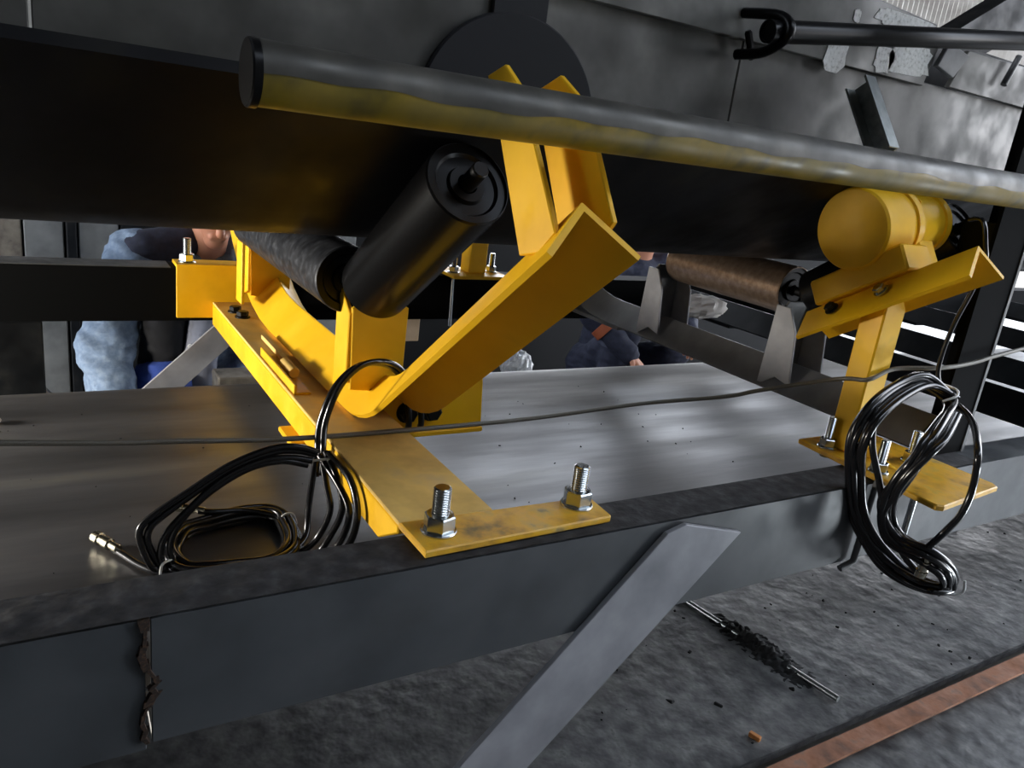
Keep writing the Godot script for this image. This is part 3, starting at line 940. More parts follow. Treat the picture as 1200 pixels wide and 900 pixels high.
	var pr: Array = [Vector2(0.0001, 0.0)]
	for k in 12:
		pr.append(Vector2(0.011, k * 0.006))
		pr.append(Vector2(0.0095, k * 0.006 + 0.004))
	pr.append(Vector2(0.0001, 0.07))
	part("spring", Geo.new().lathe(pr, along(Vector3(0, 0, 1), Vector3(-0.012, 0.027, -0.70)), 20), M.yellow_dusty, cl)


func rollers() -> void:
	roller("middle_roller", "worn black and silver middle roller under the belt between the yellow brackets", Vector3(0.028, 0.244, -0.47), Vector3(0.028, 0.244, -1.13), 0.058, M.roller_black, M.black_plastic)
	var d := Vector3(0, sin(deg_to_rad(34.0)), cos(deg_to_rad(34.0)))
	var a := Vector3(0.055, 0.248, -0.41)
	roller("wing_roller", "glossy black near wing roller slanting up towards the yellow prongs", a, a + d * 0.352, 0.0595, M.roller_gloss, M.black_plastic)
	var b := Vector3(0.055, 0.248, -1.19)
	roller("wing_roller", "black far wing roller slanting up under the far side of the belt", b, b + Vector3(0, d.y, -d.z) * 0.37, 0.0595, M.roller_gloss, M.black_plastic)


# ---------------------------------------------------------------- yellow stand with the drum, right of centre
func sensor_stand() -> void:
	var s := thing("sensor_stand", "yellow stand with square post and slanted arm bolted on the near channel at the right", "stand", Vector3(0.91, 0.0, -0.05))
	part("base_plate", xz_plate([Vector2(0.852, -0.122), Vector2(1.06, -0.122), Vector2(1.064, 0.15), Vector2(1.055, 0.163), Vector2(0.85, 0.183), Vector2(0.838, 0.176)], 0.0035, 0.0145, null, 0.002), M.yellow_worn, s)
	part("post", Geo.new().block(Vector3(0.885, 0.0145, -0.082), Vector3(0.947, 0.318, -0.034), 0.003), M.yellow, s)
	part("gusset", yz_plate([Vector2(-0.034, 0.0145), Vector2(0.05, 0.0145), Vector2(-0.034, 0.04)], 0.912, 0.92), M.yellow, s)
	for q in [Vector3(0.872, 0.0145, -0.072), Vector3(0.866, 0.0145, 0.045), Vector3(0.99, 0.0145, 0.03)]:
		bolt(s, q, 0.009, 0.062, 0.4, 0.02)
	# arm: inverted angle at 32 degrees
	var path: Array = [Vector2(0.085, 0.435), Vector2(-0.21, 0.252)]
	part("arm", Geo.new().sweep(angle_profile(0.075, 0.007), yz_frames(0.9, path)), M.yellow, s)
	var up := Vector3(0, 0.85, -0.527)
	cap_screw(s, Vector3(0.872, 0.33, -0.045), Vector3(-0.7, 0.6, -0.37), 0.011, M.zinc)
	cap_screw(s, Vector3(0.872, 0.275, -0.135), Vector3(-0.7, 0.6, -0.37), 0.011, M.black_bolt)
	# rods hooked under the channel
	for q in [[Vector3(0.835, 0.01, 0.068), Vector3(0.829, -0.15, 0.068), Vector3(0.80, -0.163, 0.064)], [Vector3(0.90, 0.01, 0.105), Vector3(0.90, -0.075, 0.105), Vector3(0.90, -0.09, 0.105)]]:
		part("hook_bolt", Geo.new().tube(PackedVector3Array(q), 0.006, 12), M.grey_steel if q[0].z < 0.08 else M.zinc, s)
	# drum
	var a := Vector3(0.86, 0.427, -0.128)
	var dir := Vector3(0.985, 0.10, -0.03)
	var t := along(dir, a, Vector3.UP)
	var dr := thing("sensor_drum", "stepped yellow drum with a flat round face on the slanted arm of the yellow stand", "drum", a)
	part("drum_body", Geo.new().lathe([Vector2(0.0001, 0.0), Vector2(0.072, 0.0), Vector2(0.0755, 0.005), Vector2(0.0755, 0.075), Vector2(0.073, 0.077), Vector2(0.073, 0.09), Vector2(0.077, 0.092), Vector2(0.077, 0.108), Vector2(0.072, 0.112), Vector2(0.063, 0.114), Vector2(0.056, 0.21), Vector2(0.060, 0.212), Vector2(0.060, 0.228), Vector2(0.05, 0.232), Vector2(0.0001, 0.232)], t, 64), M.yellow, dr)
	for k in 6:
		var an := TAU * k / 6.0 + 0.3
		var p := t * Vector3(cos(an) * 0.048, 0.231, sin(an) * 0.048)
		cap_screw(dr, p, dir, 0.007, M.yellow)
	for k in 4:
		var an := TAU * k / 4.0 + 0.8
		var p := t * Vector3(cos(an) * 0.068, 0.113, sin(an) * 0.068)
		cap_screw(dr, p, dir, 0.007, M.yellow)
	part("mounting_foot", Geo.new().box(Transform3D(Basis(Vector3.RIGHT, -deg_to_rad(32.0)), Vector3(0.915, 0.345, -0.105)), Vector3(0.08, 0.05, 0.20), 0.004), M.yellow, dr)
	part("mounting_foot", Geo.new().box(Transform3D(Basis(Vector3.RIGHT, -deg_to_rad(32.0)), Vector3(0.985, 0.372, -0.09)), Vector3(0.05, 0.06, 0.11), 0.004), M.yellow, dr)
	part("cable_gland", Geo.new().lathe([Vector2(0.0001, 0), Vector2(0.012, 0), Vector2(0.012, 0.012), Vector2(0.009, 0.014), Vector2(0.009, 0.03), Vector2(0.0001, 0.03)], along(Vector3(0.8, 0.35, 0.4), t * Vector3(0, 0.232, 0)), 20), M.nickel, dr)
	# galvanised channel prong above the guard pipe
	var nn := Vector3(0, 0.82, -0.573)
	var zz := nn.cross(Vector3.RIGHT)
	var tt := Transform3D(Basis(Vector3.RIGHT, zz, Vector3.RIGHT.cross(zz)), Vector3(0.85, 0.60, -0.12))
	var poly := PackedVector2Array([Vector2(0.014, -0.022), Vector2(-0.014, -0.022), Vector2(-0.014, -0.018), Vector2(0.010, -0.018), Vector2(0.010, 0.018), Vector2(-0.014, 0.018), Vector2(-0.014, 0.022), Vector2(0.014, 0.022)])
	single("steel_channel", Geo.new().extrude(poly, tt, -0.045, 0.098, 0.001), M.galvanised, "short galvanised steel channel leaning behind the yellow pipe above the yellow drum", "channel")
	# far side post
	var f := thing("sensor_stand", "small yellow post with a bolted base plate on the far channel behind the wing roller", "stand", Vector3(0.72, 0.1, -1.33))
	part("base_plate", Geo.new().block(Vector3(0.63, 0.0985, -1.40), Vector3(0.83, 0.1085, -1.245), 0.002), M.yellow, f)
	part("post", Geo.new().block(Vector3(0.705, 0.1085, -1.355), Vector3(0.765, 0.40, -1.295), 0.003), M.yellow, f)
	bolt(f, Vector3(0.655, 0.1085, -1.30), 0.009, 0.06, 0.2, 0.02)
	bolt(f, Vector3(0.80, 0.1085, -1.325), 0.009, 0.06, 0.7, 0.02)
	part("hook_bolt", Geo.new().tube(PackedVector3Array([Vector3(0.655, 0.1, -1.30), Vector3(0.66, -0.06, -1.30)]), 0.005, 10), M.zinc, f)


# ---------------------------------------------------------------- grey idler sets further along
func idler_set(x: float, label: String, copper: bool) -> void:
	var s := thing("idler_frame", label, "idler frame", Vector3(x, 0.0, -0.8))
	var path: Array = [Vector2(-0.025, 0.078)]
	if copper:
		path.append_array(bend(Vector2(-0.4, 0.078), Vector2(-1.19, 0.078), Vector2(-1.66, 0.44), 0.12))
		path.append(Vector2(-1.66, 0.44))
	else:
		path.append(Vector2(-1.30, 0.078))
	part("base_angle", Geo.new().sweep(angle_profile(0.09, 0.007), yz_frames(x, path)), M.grey_steel if copper else M.dark_steel, s)
	part("foot", Geo.new().block(Vector3(x - 0.06, 0.0, -1.38), Vector3(x + 0.06, 0.012, -1.0), 0.002), M.grey_steel if copper else M.dark_steel, s)
	if not copper:
		return
	for z: float in [-0.425, -0.90]:
		var br := part("roller_bracket", xy_plate([Vector2(x - 0.05, 0.03), Vector2(x + 0.05, 0.03), Vector2(x + 0.05, 0.2), Vector2(x + 0.03, 0.225), Vector2(x - 0.03, 0.225), Vector2(x - 0.05, 0.2)], z - 0.0035, z + 0.0035), M.grey_steel, s)
		for q: float in [-0.055, 0.055]:
			part("flange", yz_plate([Vector2(z - 0.02, 0.01), Vector2(z + 0.03, 0.045), Vector2(z + 0.075, 0.035), Vector2(z + 0.06, 0.16), Vector2(z + 0.03, 0.215), Vector2(z - 0.01, 0.215)], x + q - 0.0035, x + q + 0.0035), M.pale_steel, br)


func far_idler() -> void:
	idler_set(1.14, "grey steel idler frame with roller brackets carrying the copper coloured roller", true)
	roller("middle_roller", "copper brown middle roller on the grey frame left of the yellow drum", Vector3(1.165, 0.243, -0.46), Vector3(1.165, 0.243, -0.87), 0.060, M.roller_copper, M.black_plastic)
	var d := Vector3(0, sin(deg_to_rad(34.0)), cos(deg_to_rad(34.0)))
	var a := Vector3(1.165, 0.248, -0.40)
	roller("wing_roller", "dark wing roller on the grey frame behind the yellow drum", a, a + d * 0.36, 0.058, M.roller_gloss, M.black_plastic)
	var st := thing("roller_holder", "dark steel holder on the right post carrying the wing roller behind the yellow drum", "bracket", Vector3(1.165, 0.4, -0.1))
	part("arm", Geo.new().block(Vector3(1.14, 0.40, -0.085), Vector3(1.19, 0.47, -0.0785), 0.001).block(Vector3(1.14, 0.40, -0.079), Vector3(1.147, 0.47, -0.006), 0.001), M.dark_steel, st)
	var k := 0
	var names := ["first dark plain idler frame beyond the right post over the bright return belt", "second dark plain idler frame beyond the right post over the bright return belt", "third dark plain idler frame beyond the right post over the bright return belt", "fourth dark plain idler frame beyond the right post over the bright return belt"]
	for x: float in [1.62, 2.05, 2.7, 3.6]:
		idler_set(x, names[k], false)
		k += 1


# ---------------------------------------------------------------- people
func people() -> void:
	# worker crouching behind the far channel, head bowed behind the belt
	var w := thing("person", "crouching worker in a light blue denim jacket and blue trousers behind the far channel", "person", Vector3(-0.05, -0.95, -1.9))
	var sh_r := Vector3(-0.17, 0.02, -1.80)
	var el_r := Vector3(-0.27, -0.22, -1.70)
	var wr_r := Vector3(-0.25, -0.40, -1.52)
	var sh_l := Vector3(0.23, 0.02, -1.84)
	var el_l := Vector3(0.29, -0.2, -1.83)
	var wr_l := Vector3(0.2, -0.33, -1.68)
	var hip := Vector3(0.03, -0.62, -2.0)
	var chest := Vector3(0.03, -0.12, -1.86)
	var neck := Vector3(0.03, 0.06, -1.82)
	var kn_r := Vector3(-0.12, -0.335, -1.66)
	var kn_l := Vector3(0.22, -0.46, -1.64)
	var an_r := Vector3(-0.12, -0.86, -1.82)
	var an_l := Vector3(0.2, -0.86, -1.84)
	var head := Vector3(0.045, 0.215, -1.74)
	person_body(w, sh_r, el_r, wr_r, sh_l, el_l, wr_l, hip, chest, neck, head, kn_r, kn_l, an_r, an_l)
	var jk := Geo.new()
	blob([[hip + Vector3(0, 0.12, 0.02), chest, 0.155, 0.17], [chest + Vector3(-0.09, 0.02, 0), sh_r, 0.12, 0.088], [chest + Vector3(0.09, 0.02, 0), sh_l, 0.12, 0.088], [neck + Vector3(-0.05, -0.02, -0.02), sh_r, 0.07, 0.08], [neck + Vector3(0.05, -0.02, -0.02), sh_l, 0.07, 0.08], [sh_r, el_r, 0.084, 0.072], [el_r, wr_r, 0.075, 0.058], [sh_l, el_l, 0.084, 0.072], [el_l, wr_l, 0.075, 0.058], [neck + Vector3(-0.06, -0.03, -0.02), neck + Vector3(0.06, -0.03, -0.02), 0.065, 0.065]], 0.011, 0.035, 0.02, 6.0, jk)
	part("jacket", jk, M.denim, w)
	part("vest_front", blob([[Vector3(-0.10, -0.04, -1.69), Vector3(-0.115, -0.27, -1.71), 0.055, 0.068]], 0.012, 0.03, 0.006, 10.0), M.black_cloth, w, "black open front of the jacket")
	part("shirt_placket", blob([[Vector3(0.02, 0.0, -1.68), Vector3(-0.02, -0.38, -1.67), 0.045, 0.055]], 0.012, 0.03, 0.006, 10.0), M.grey_cloth, w, "grey shirt front with a button")
	part("shirt_button", Geo.new().lathe([Vector2(0.0001, 0.004), Vector2(0.006, 0.004), Vector2(0.008, 0.002), Vector2(0.008, 0.0)], along(Vector3(-0.3, 0.1, 1), Vector3(-0.045, -0.20, -1.618)), 16), M.tie, w)
	part("yoke", blob([[Vector3(-0.15, 0.05, -1.775), Vector3(-0.04, 0.085, -1.80), 0.072, 0.06]], 0.012, 0.03, 0.006, 12.0), M.navy, w, "navy shoulder yoke")
	part("collar", blob([[neck + Vector3(-0.09, -0.03, 0.07), neck + Vector3(-0.085, 0.05, -0.0), 0.02, 0.02], [neck + Vector3(-0.085, 0.05, 0), neck + Vector3(0.0, 0.06, -0.07), 0.02, 0.02], [neck + Vector3(0.09, -0.03, 0.07), neck + Vector3(0.085, 0.05, -0.0), 0.02, 0.02]], 0.008, 0.02), M.denim, w)
	part("lanyard", Geo.new().tube(spline([Vector3(-0.14, -0.28, -1.665), Vector3(-0.10, -0.33, -1.65), Vector3(-0.05, -0.36, -1.64), Vector3(-0.02, -0.37, -1.645)], 5), 0.005, 8), M.grey_cloth, w)
	trousers_and_shoes(w, hip, kn_r, kn_l, an_r, an_l, M.trousers)
	# worker crouching in the dark bay to the right
	var v := thing("person", "crouching worker in dark navy clothes with an orange sleeve band beyond the return belt", "person", Vector3(2.3, -0.95, -2.4))
	var o := Vector3(2.27, 0, -0.55)
	var q := func(p: Vector3) -> Vector3: return p + o
	var s2r: Vector3 = q.call(Vector3(-0.2, 0.0, -1.82))
	var e2r: Vector3 = q.call(Vector3(-0.3, -0.26, -1.72))
	var w2r: Vector3 = q.call(Vector3(-0.16, -0.43, -1.56))
	var s2l: Vector3 = q.call(Vector3(0.2, 0.0, -1.82))
	var e2l: Vector3 = q.call(Vector3(0.27, -0.22, -1.68))
	var w2l: Vector3 = q.call(Vector3(0.2, -0.31, -1.54))
	person_body(v, s2r, e2r, w2r, s2l, e2l, w2l, q.call(hip), q.call(chest), q.call(neck), q.call(head), q.call(kn_r), q.call(kn_l), q.call(an_r), q.call(an_l))
	part("jacket", blob([[q.call(hip) + Vector3(0, 0.12, 0.02), q.call(chest), 0.155, 0.17], [q.call(chest) + Vector3(-0.09, 0.02, 0), s2r, 0.12, 0.088], [q.call(chest) + Vector3(0.09, 0.02, 0), s2l, 0.12, 0.088], [s2r, e2r, 0.08, 0.068], [e2r, w2r, 0.07, 0.055], [s2l, e2l, 0.08, 0.068], [e2l, w2l, 0.07, 0.055]], 0.016, 0.04, 0.012, 9.0), M.navy, v)
	var mid: Vector3 = e2r.lerp(w2r, 0.35)
	part("sleeve_band", Geo.new().lathe([Vector2(0.071, -0.025), Vector2(0.074, -0.022), Vector2(0.074, 0.022), Vector2(0.071, 0.025)], along(w2r - e2r, mid), 28), M.orange_band, v, "orange band round the sleeve")
	trousers_and_shoes(v, q.call(hip), q.call(kn_r), q.call(kn_l), q.call(an_r), q.call(an_l), M.navy)


func trousers_and_shoes(w: Node3D, hip: Vector3, kn_r: Vector3, kn_l: Vector3, an_r: Vector3, an_l: Vector3, m: Material) -> void:
	part("trousers", blob([[hip + Vector3(-0.09, 0, 0), hip + Vector3(0.09, 0, 0), 0.13, 0.13], [hip + Vector3(-0.09, 0, 0.02), kn_r, 0.105, 0.082], [kn_r, an_r, 0.08, 0.06], [hip + Vector3(0.09, 0, 0.02), kn_l, 0.105, 0.082], [kn_l, an_l, 0.08, 0.06]], 0.016, 0.035, 0.012, 9.0), m, w)
	for an: Vector3 in [an_r, an_l]:
		part("shoe", blob([[an + Vector3(0, -0.045, -0.03), an + Vector3(0, -0.052, 0.15), 0.045, 0.038], [an, an + Vector3(0, -0.04, 0.02), 0.05, 0.05]], 0.01, 0.03), M.shoe, w)


func person_body(w: Node3D, sr: Vector3, er: Vector3, wr: Vector3, sl: Vector3, el: Vector3, wl: Vector3, hip: Vector3, chest: Vector3, neck: Vector3, head: Vector3, kr: Vector3, kl: Vector3, ar: Vector3, al: Vector3) -> void:
	var g := blob([[hip, chest, 0.12, 0.135], [chest, neck, 0.1, 0.06], [neck, head + Vector3(0, -0.06, -0.02), 0.056, 0.056], [chest + Vector3(-0.08, 0.03, 0), sr, 0.08, 0.055], [chest + Vector3(0.08, 0.03, 0), sl, 0.08, 0.055], [sr, er, 0.052, 0.042], [er, wr, 0.042, 0.028], [sl, el, 0.052, 0.042], [el, wl, 0.042, 0.028], [hip + Vector3(-0.08, 0, 0), kr, 0.08, 0.058], [kr, ar, 0.056, 0.04], [hip + Vector3(0.08, 0, 0), kl, 0.08, 0.058], [kl, al, 0.056, 0.04], [ar, ar + Vector3(0, -0.05, 0.1), 0.036, 0.028], [al, al + Vector3(0, -0.05, 0.1), 0.036, 0.028]], 0.014, 0.03)
	# head: bowed forward
	var f := Vector3(0, -0.45, 0.89)
	var u := Vector3(0, 0.89, 0.45)
	var r := Vector3.RIGHT
	var hb: Array = [[head + u * 0.035 - f * 0.025, head + u * 0.02 + f * 0.01, 0.092, 0.085], [head - u * 0.03 + f * 0.03, head - u * 0.085 + f * 0.055, 0.062, 0.036], [head + f * 0.09 + u * 0.005, head + f * 0.112 - u * 0.03, 0.009, 0.014], [head + f * 0.085 - u * 0.062 - r * 0.018, head + f * 0.085 - u * 0.062 + r * 0.018, 0.008, 0.008]]
	for s: float in [-1.0, 1.0]:
		hb.append([head + r * s * 0.087 - u * 0.01, head + r * s * 0.09 + u * 0.02, 0.012, 0.014])
		hb.append([head + f * 0.082 + u * 0.028 + r * s * 0.02, head + f * 0.076 + u * 0.03 + r * s * 0.045, 0.009, 0.008])
	blob(hb, 0.005, 0.014, 0.0, 12.0, g)
	# hands, slightly curled
	for hnd in [[er, wr, 1.0], [el, wl, -1.0]]:
		var e0: Vector3 = hnd[0]
		var w0: Vector3 = hnd[1]
		var sd: float = hnd[2]
		var d := (w0 - e0).normalized()
		var side := d.cross(Vector3.UP).normalized()
		var dn := side.cross(d).normalized()
		if dn.y > 0: dn = -dn
		var bones: Array = []
		for k in 4:
			var off := side * (k - 1.5) * 0.021
			bones.append([w0, w0 + d * 0.085 + off, 0.022, 0.013])
			var l: float = [0.036, 0.042, 0.04, 0.032][k]
			var p0 := w0 + d * 0.09 + off
			var p1 := p0 + (d + dn * 0.35).normalized() * l
			var p2 := p1 + (d * 0.6 + dn * 0.8).normalized() * l * 0.65
			var p3 := p2 + (d * 0.2 + dn).normalized() * l * 0.5
			bones.append([p0, p1, 0.0098, 0.009])
			bones.append([p1, p2, 0.009, 0.0085])
			bones.append([p2, p3, 0.0085, 0.0075])
		var tb := w0 + d * 0.03 + side * sd * 0.028
		var t1 := tb + (d * 0.7 + side * sd * 0.6 + dn * 0.3).normalized() * 0.045
		bones.append([tb, t1, 0.014, 0.0105])
		bones.append([t1, t1 + (d + dn * 0.4).normalized() * 0.03, 0.0105, 0.009])
		blob(bones, 0.004, 0.006, 0.0, 12.0, g)
	part("body", g, M.skin, w)
	part("hair", blob([[head + u * 0.055 - f * 0.035, head + u * 0.05 + f * 0.0, 0.088, 0.084], [head - f * 0.06, head + u * 0.03 - f * 0.05, 0.06, 0.08]], 0.008, 0.03, 0.006, 30.0), M.hair, w)


# ---------------------------------------------------------------- cables
func connector(owner_node: Node3D, at: Vector3, dir: Vector3, s := 1.0) -> void:
	part("connector", Geo.new().lathe([Vector2(0.0001, 0), Vector2(0.0055 * s, 0), Vector2(0.006 * s, 0.002), Vector2(0.006 * s, 0.018 * s), Vector2(0.0085 * s, 0.019 * s), Vector2(0.0085 * s, 0.030 * s), Vector2(0.0075 * s, 0.031 * s), Vector2(0.0075 * s, 0.04 * s), Vector2(0.0095 * s, 0.041 * s), Vector2(0.0095 * s, 0.052 * s), Vector2(0.006 * s, 0.053 * s), Vector2(0.006 * s, 0.05 * s), Vector2(0.0001, 0.05 * s)], along(dir, at), 24), M.nickel, owner_node)


func jitter(p: Array, amt: float) -> Array:   # one strand of a bundle: shifted, and swaying slowly along its length
	var out: Array = []
	var o := Vector3(rng.randf_range(-1, 1), rng.randf_range(-1, 1), rng.randf_range(-1, 1)) * amt
	var ph := rng.randf() * TAU
	for k in p.size():
		var q: Vector3 = p[k]
		var a := ph + k * 0.55
		out.append(q + o + Vector3(sin(a), cos(a * 1.3), sin(a * 0.7)) * amt * 0.7)
	return out


func cables() -> void:
	var w := thing("cable_coil", "coil of black cable with metal plugs on the return belt beside the yellow beam", "cable", Vector3(-0.2, -0.148, -0.3))
	var r := 0.0052
	var ln := func(p: Array, closed := false) -> void:
		part("cable", Geo.new().tube(spline(p, 7, closed), r, 10, closed), M.cable, w)
	# arch leaning on the beam
	ln.call([Vector3(-0.076, 0.017, -0.270), Vector3(-0.103, 0.026, -0.276), Vector3(-0.142, 0.025, -0.282), Vector3(-0.200, 0.004, -0.284), Vector3(-0.256, -0.030, -0.283), Vector3(-0.301, -0.059, -0.282), Vector3(-0.320, -0.076, -0.280), Vector3(-0.322, -0.095, -0.276), Vector3(-0.311, -0.128, -0.266), Vector3(-0.298, -0.140, -0.262), Vector3(-0.275, -0.142, -0.25), Vector3(-0.25, -0.144, -0.245)])
	ln.call([Vector3(-0.076, 0.012, -0.272), Vector3(-0.105, 0.019, -0.279), Vector3(-0.142, 0.017, -0.285), Vector3(-0.200, -0.004, -0.287), Vector3(-0.250, -0.036, -0.286), Vector3(-0.293, -0.066, -0.284), Vector3(-0.309, -0.08, -0.280), Vector3(-0.312, -0.1, -0.276), Vector3(-0.30, -0.13, -0.268), Vector3(-0.287, -0.142, -0.262), Vector3(-0.26, -0.143, -0.25)])
	ln.call([Vector3(-0.084, 0.005, -0.268), Vector3(-0.116, 0.010, -0.275), Vector3(-0.159, 0.007, -0.280), Vector3(-0.210, -0.016, -0.282), Vector3(-0.253, -0.052, -0.278), Vector3(-0.287, -0.087, -0.274), Vector3(-0.297, -0.116, -0.268), Vector3(-0.292, -0.138, -0.261)])
	ln.call([Vector3(-0.09, -0.001, -0.268), Vector3(-0.13, 0.006, -0.276), Vector3(-0.177, -0.004, -0.281), Vector3(-0.232, -0.036, -0.280), Vector3(-0.272, -0.078, -0.277), Vector3(-0.284, -0.112, -0.271), Vector3(-0.275, -0.138, -0.262)])
	# flat turns on the belt
	var flat_loop := [Vector3(-0.086, -0.144, -0.339), Vector3(-0.090, -0.144, -0.378), Vector3(-0.112, -0.144, -0.401), Vector3(-0.161, -0.144, -0.399), Vector3(-0.216, -0.144, -0.391), Vector3(-0.264, -0.144, -0.370), Vector3(-0.290, -0.144, -0.324), Vector3(-0.294, -0.144, -0.274), Vector3(-0.278, -0.144, -0.240), Vector3(-0.246, -0.144, -0.222), Vector3(-0.206, -0.144, -0.215), Vector3(-0.146, -0.144, -0.217), Vector3(-0.107, -0.144, -0.244), Vector3(-0.090, -0.144, -0.291)]
	for k in 8:
		var p: Array = []
		var ctr := Vector3(-0.19, 0, -0.31)
		for q: Vector3 in flat_loop:
			var e := (q - ctr) * (1.0 - 0.035 * k)
			p.append(Vector3(ctr.x + e.x, -0.1455 + 0.0075 * (k % 3) + rng.randf_range(0.0, 0.004), ctr.z + e.z + rng.randf_range(-0.003, 0.003)))
		ln.call(p, true)
	# upright bundle beside the beam
	for q in [[Vector3(-0.070, 0.012, -0.29), Vector3(-0.072, -0.045, -0.300), Vector3(-0.076, -0.093, -0.300), Vector3(-0.085, -0.13, -0.28), Vector3(-0.12, -0.141, -0.25)],
		[Vector3(-0.060, 0.012, -0.279), Vector3(-0.056, -0.012, -0.231), Vector3(-0.055, -0.050, -0.205), Vector3(-0.065, -0.102, -0.222), Vector3(-0.085, -0.138, -0.23), Vector3(-0.13, -0.142, -0.222)],
		[Vector3(-0.058, 0.015, -0.268), Vector3(-0.052, 0.006, -0.19), Vector3(-0.052, -0.03, -0.15), Vector3(-0.058, -0.085, -0.160), Vector3(-0.08, -0.135, -0.19), Vector3(-0.12, -0.142, -0.2)],
		[Vector3(-0.065, 0.008, -0.287), Vector3(-0.062, -0.034, -0.262), Vector3(-0.060, -0.07, -0.243), Vector3(-0.075, -0.118, -0.25), Vector3(-0.1, -0.141, -0.25)],
		[Vector3(-0.068, 0.005, -0.282), Vector3(-0.056, -0.02, -0.215), Vector3(-0.053, -0.045, -0.18), Vector3(-0.06, -0.095, -0.19), Vector3(-0.08, -0.136, -0.21), Vector3(-0.11, -0.142, -0.215)]]:
		ln.call(q)
	# strands that climb over the beam and loop behind the slanting angle
	for k in 2:
		var o := Vector3(0.007 * k, 0.004 * k, 0.006 * k)
		ln.call([Vector3(-0.064, -0.04, -0.306) + o, Vector3(-0.062, -0.002, -0.313) + o, Vector3(-0.055, 0.034, -0.332) + o, Vector3(-0.042, 0.075, -0.336) + o, Vector3(-0.020, 0.103, -0.349) + o, Vector3(0.010, 0.124, -0.356) + o, Vector3(0.045, 0.127, -0.364) + o, Vector3(0.085, 0.110, -0.388) + o, Vector3(0.118, 0.078, -0.405) + o, Vector3(0.145, 0.045, -0.412) + o])
	# tails
	ln.call([Vector3(-0.350, -0.141, -0.345), Vector3(-0.338, -0.142, -0.322), Vector3(-0.322, -0.143, -0.292), Vector3(-0.302, -0.142, -0.262), Vector3(-0.280, -0.142, -0.244)])
	ln.call([Vector3(-0.226, -0.12, -0.392), Vector3(-0.20, -0.122, -0.385), Vector3(-0.15, -0.126, -0.382), Vector3(-0.11, -0.132, -0.36), Vector3(-0.095, -0.136, -0.31)])
	connector(w, Vector3(-0.345, -0.137, -0.336), Vector3(-0.028, 0.0, -0.05), 1.05)
	connector(w, Vector3(-0.216, -0.119, -0.388), Vector3(-0.032, 0.002, -0.018), 0.85)
	for q in [[Vector3(-0.300, -0.142, -0.250), Vector3(-0.296, -0.126, -0.255), Vector3(-0.283, -0.126, -0.262), Vector3(-0.276, -0.142, -0.262)], [Vector3(-0.109, -0.142, -0.345), Vector3(-0.104, -0.124, -0.345), Vector3(-0.088, -0.122, -0.345), Vector3(-0.08, -0.142, -0.345)], [Vector3(-0.082, -0.004, -0.285), Vector3(-0.08, 0.008, -0.262), Vector3(-0.056, 0.008, -0.262), Vector3(-0.052, -0.004, -0.285)]]:
		part("cable_tie", Geo.new().tube(spline(q, 5), 0.0018, 8), M.tie, w, "white cable tie")

	# coil hanging at the right
	var v := thing("cable_coil", "coil of black cable hanging from the dark post in front of the yellow base plate", "cable", Vector3(0.95, 0.16, 0.06))
	var l2 := func(p: Array, rad := 0.0058) -> void:
		part("cable", Geo.new().tube(spline(p, 7), rad, 12), M.cable, v)
	var outer := [Vector3(0.994, 0.162, 0.061), Vector3(0.932, 0.193, 0.045), Vector3(0.861, 0.180, 0.045), Vector3(0.776, 0.154, 0.060), Vector3(0.746, 0.103, 0.060), Vector3(0.756, 0.038, 0.066), Vector3(0.792, -0.041, 0.068), Vector3(0.823, -0.093, 0.085), Vector3(0.848, -0.134, 0.113), Vector3(0.863, -0.149, 0.157), Vector3(0.863, -0.139, 0.203), Vector3(0.898, -0.135, 0.210), Vector3(0.873, -0.096, 0.210), Vector3(0.824, -0.060, 0.192), Vector3(0.809, -0.055, 0.147), Vector3(0.794, -0.032, 0.124), Vector3(0.776, 0.005, 0.122), Vector3(0.772, 0.044, 0.14), Vector3(0.775, 0.084, 0.155), Vector3(0.80, 0.123, 0.155), Vector3(0.871, 0.143, 0.131), Vector3(0.968, 0.151, 0.09), Vector3(0.994, 0.162, 0.061)]
	for k in 4:
		l2.call(jitter(outer, 0.004 + 0.0025 * k))
	var o2 := [Vector3(0.980, 0.161, 0.066), Vector3(0.924, 0.183, 0.045), Vector3(0.840, 0.169, 0.054), Vector3(0.764, 0.135, 0.069), Vector3(0.749, 0.082, 0.069), Vector3(0.773, 0.021, 0.068), Vector3(0.801, -0.047, 0.075), Vector3(0.828, -0.095, 0.098), Vector3(0.850, -0.126, 0.143), Vector3(0.858, -0.130, 0.188), Vector3(0.876, -0.124, 0.210), Vector3(0.850, -0.092, 0.210), Vector3(0.824, -0.071, 0.172), Vector3(0.809, -0.061, 0.135), Vector3(0.791, -0.028, 0.123), Vector3(0.773, 0.012, 0.128), Vector3(0.767, 0.057, 0.14), Vector3(0.785, 0.107, 0.155), Vector3(0.828, 0.133, 0.15), Vector3(0.924, 0.149, 0.11)]
	for k in 3:
		l2.call(jitter(o2, 0.004 + 0.0025 * k))
	l2.call([Vector3(0.98, 0.158, 0.07), Vector3(0.943, 0.144, 0.137), Vector3(0.832, 0.126, 0.215), Vector3(0.845, 0.063, 0.218), Vector3(0.835, 0.018, 0.218), Vector3(0.815, -0.017, 0.21), Vector3(0.818, -0.054, 0.192)])
	l2.call([Vector3(0.776, 0.151, 0.063), Vector3(0.755, 0.097, 0.087), Vector3(0.768, 0.035, 0.11), Vector3(0.784, -0.011, 0.121), Vector3(0.805, -0.051, 0.135), Vector3(0.830, -0.092, 0.153), Vector3(0.845, -0.113, 0.172)])
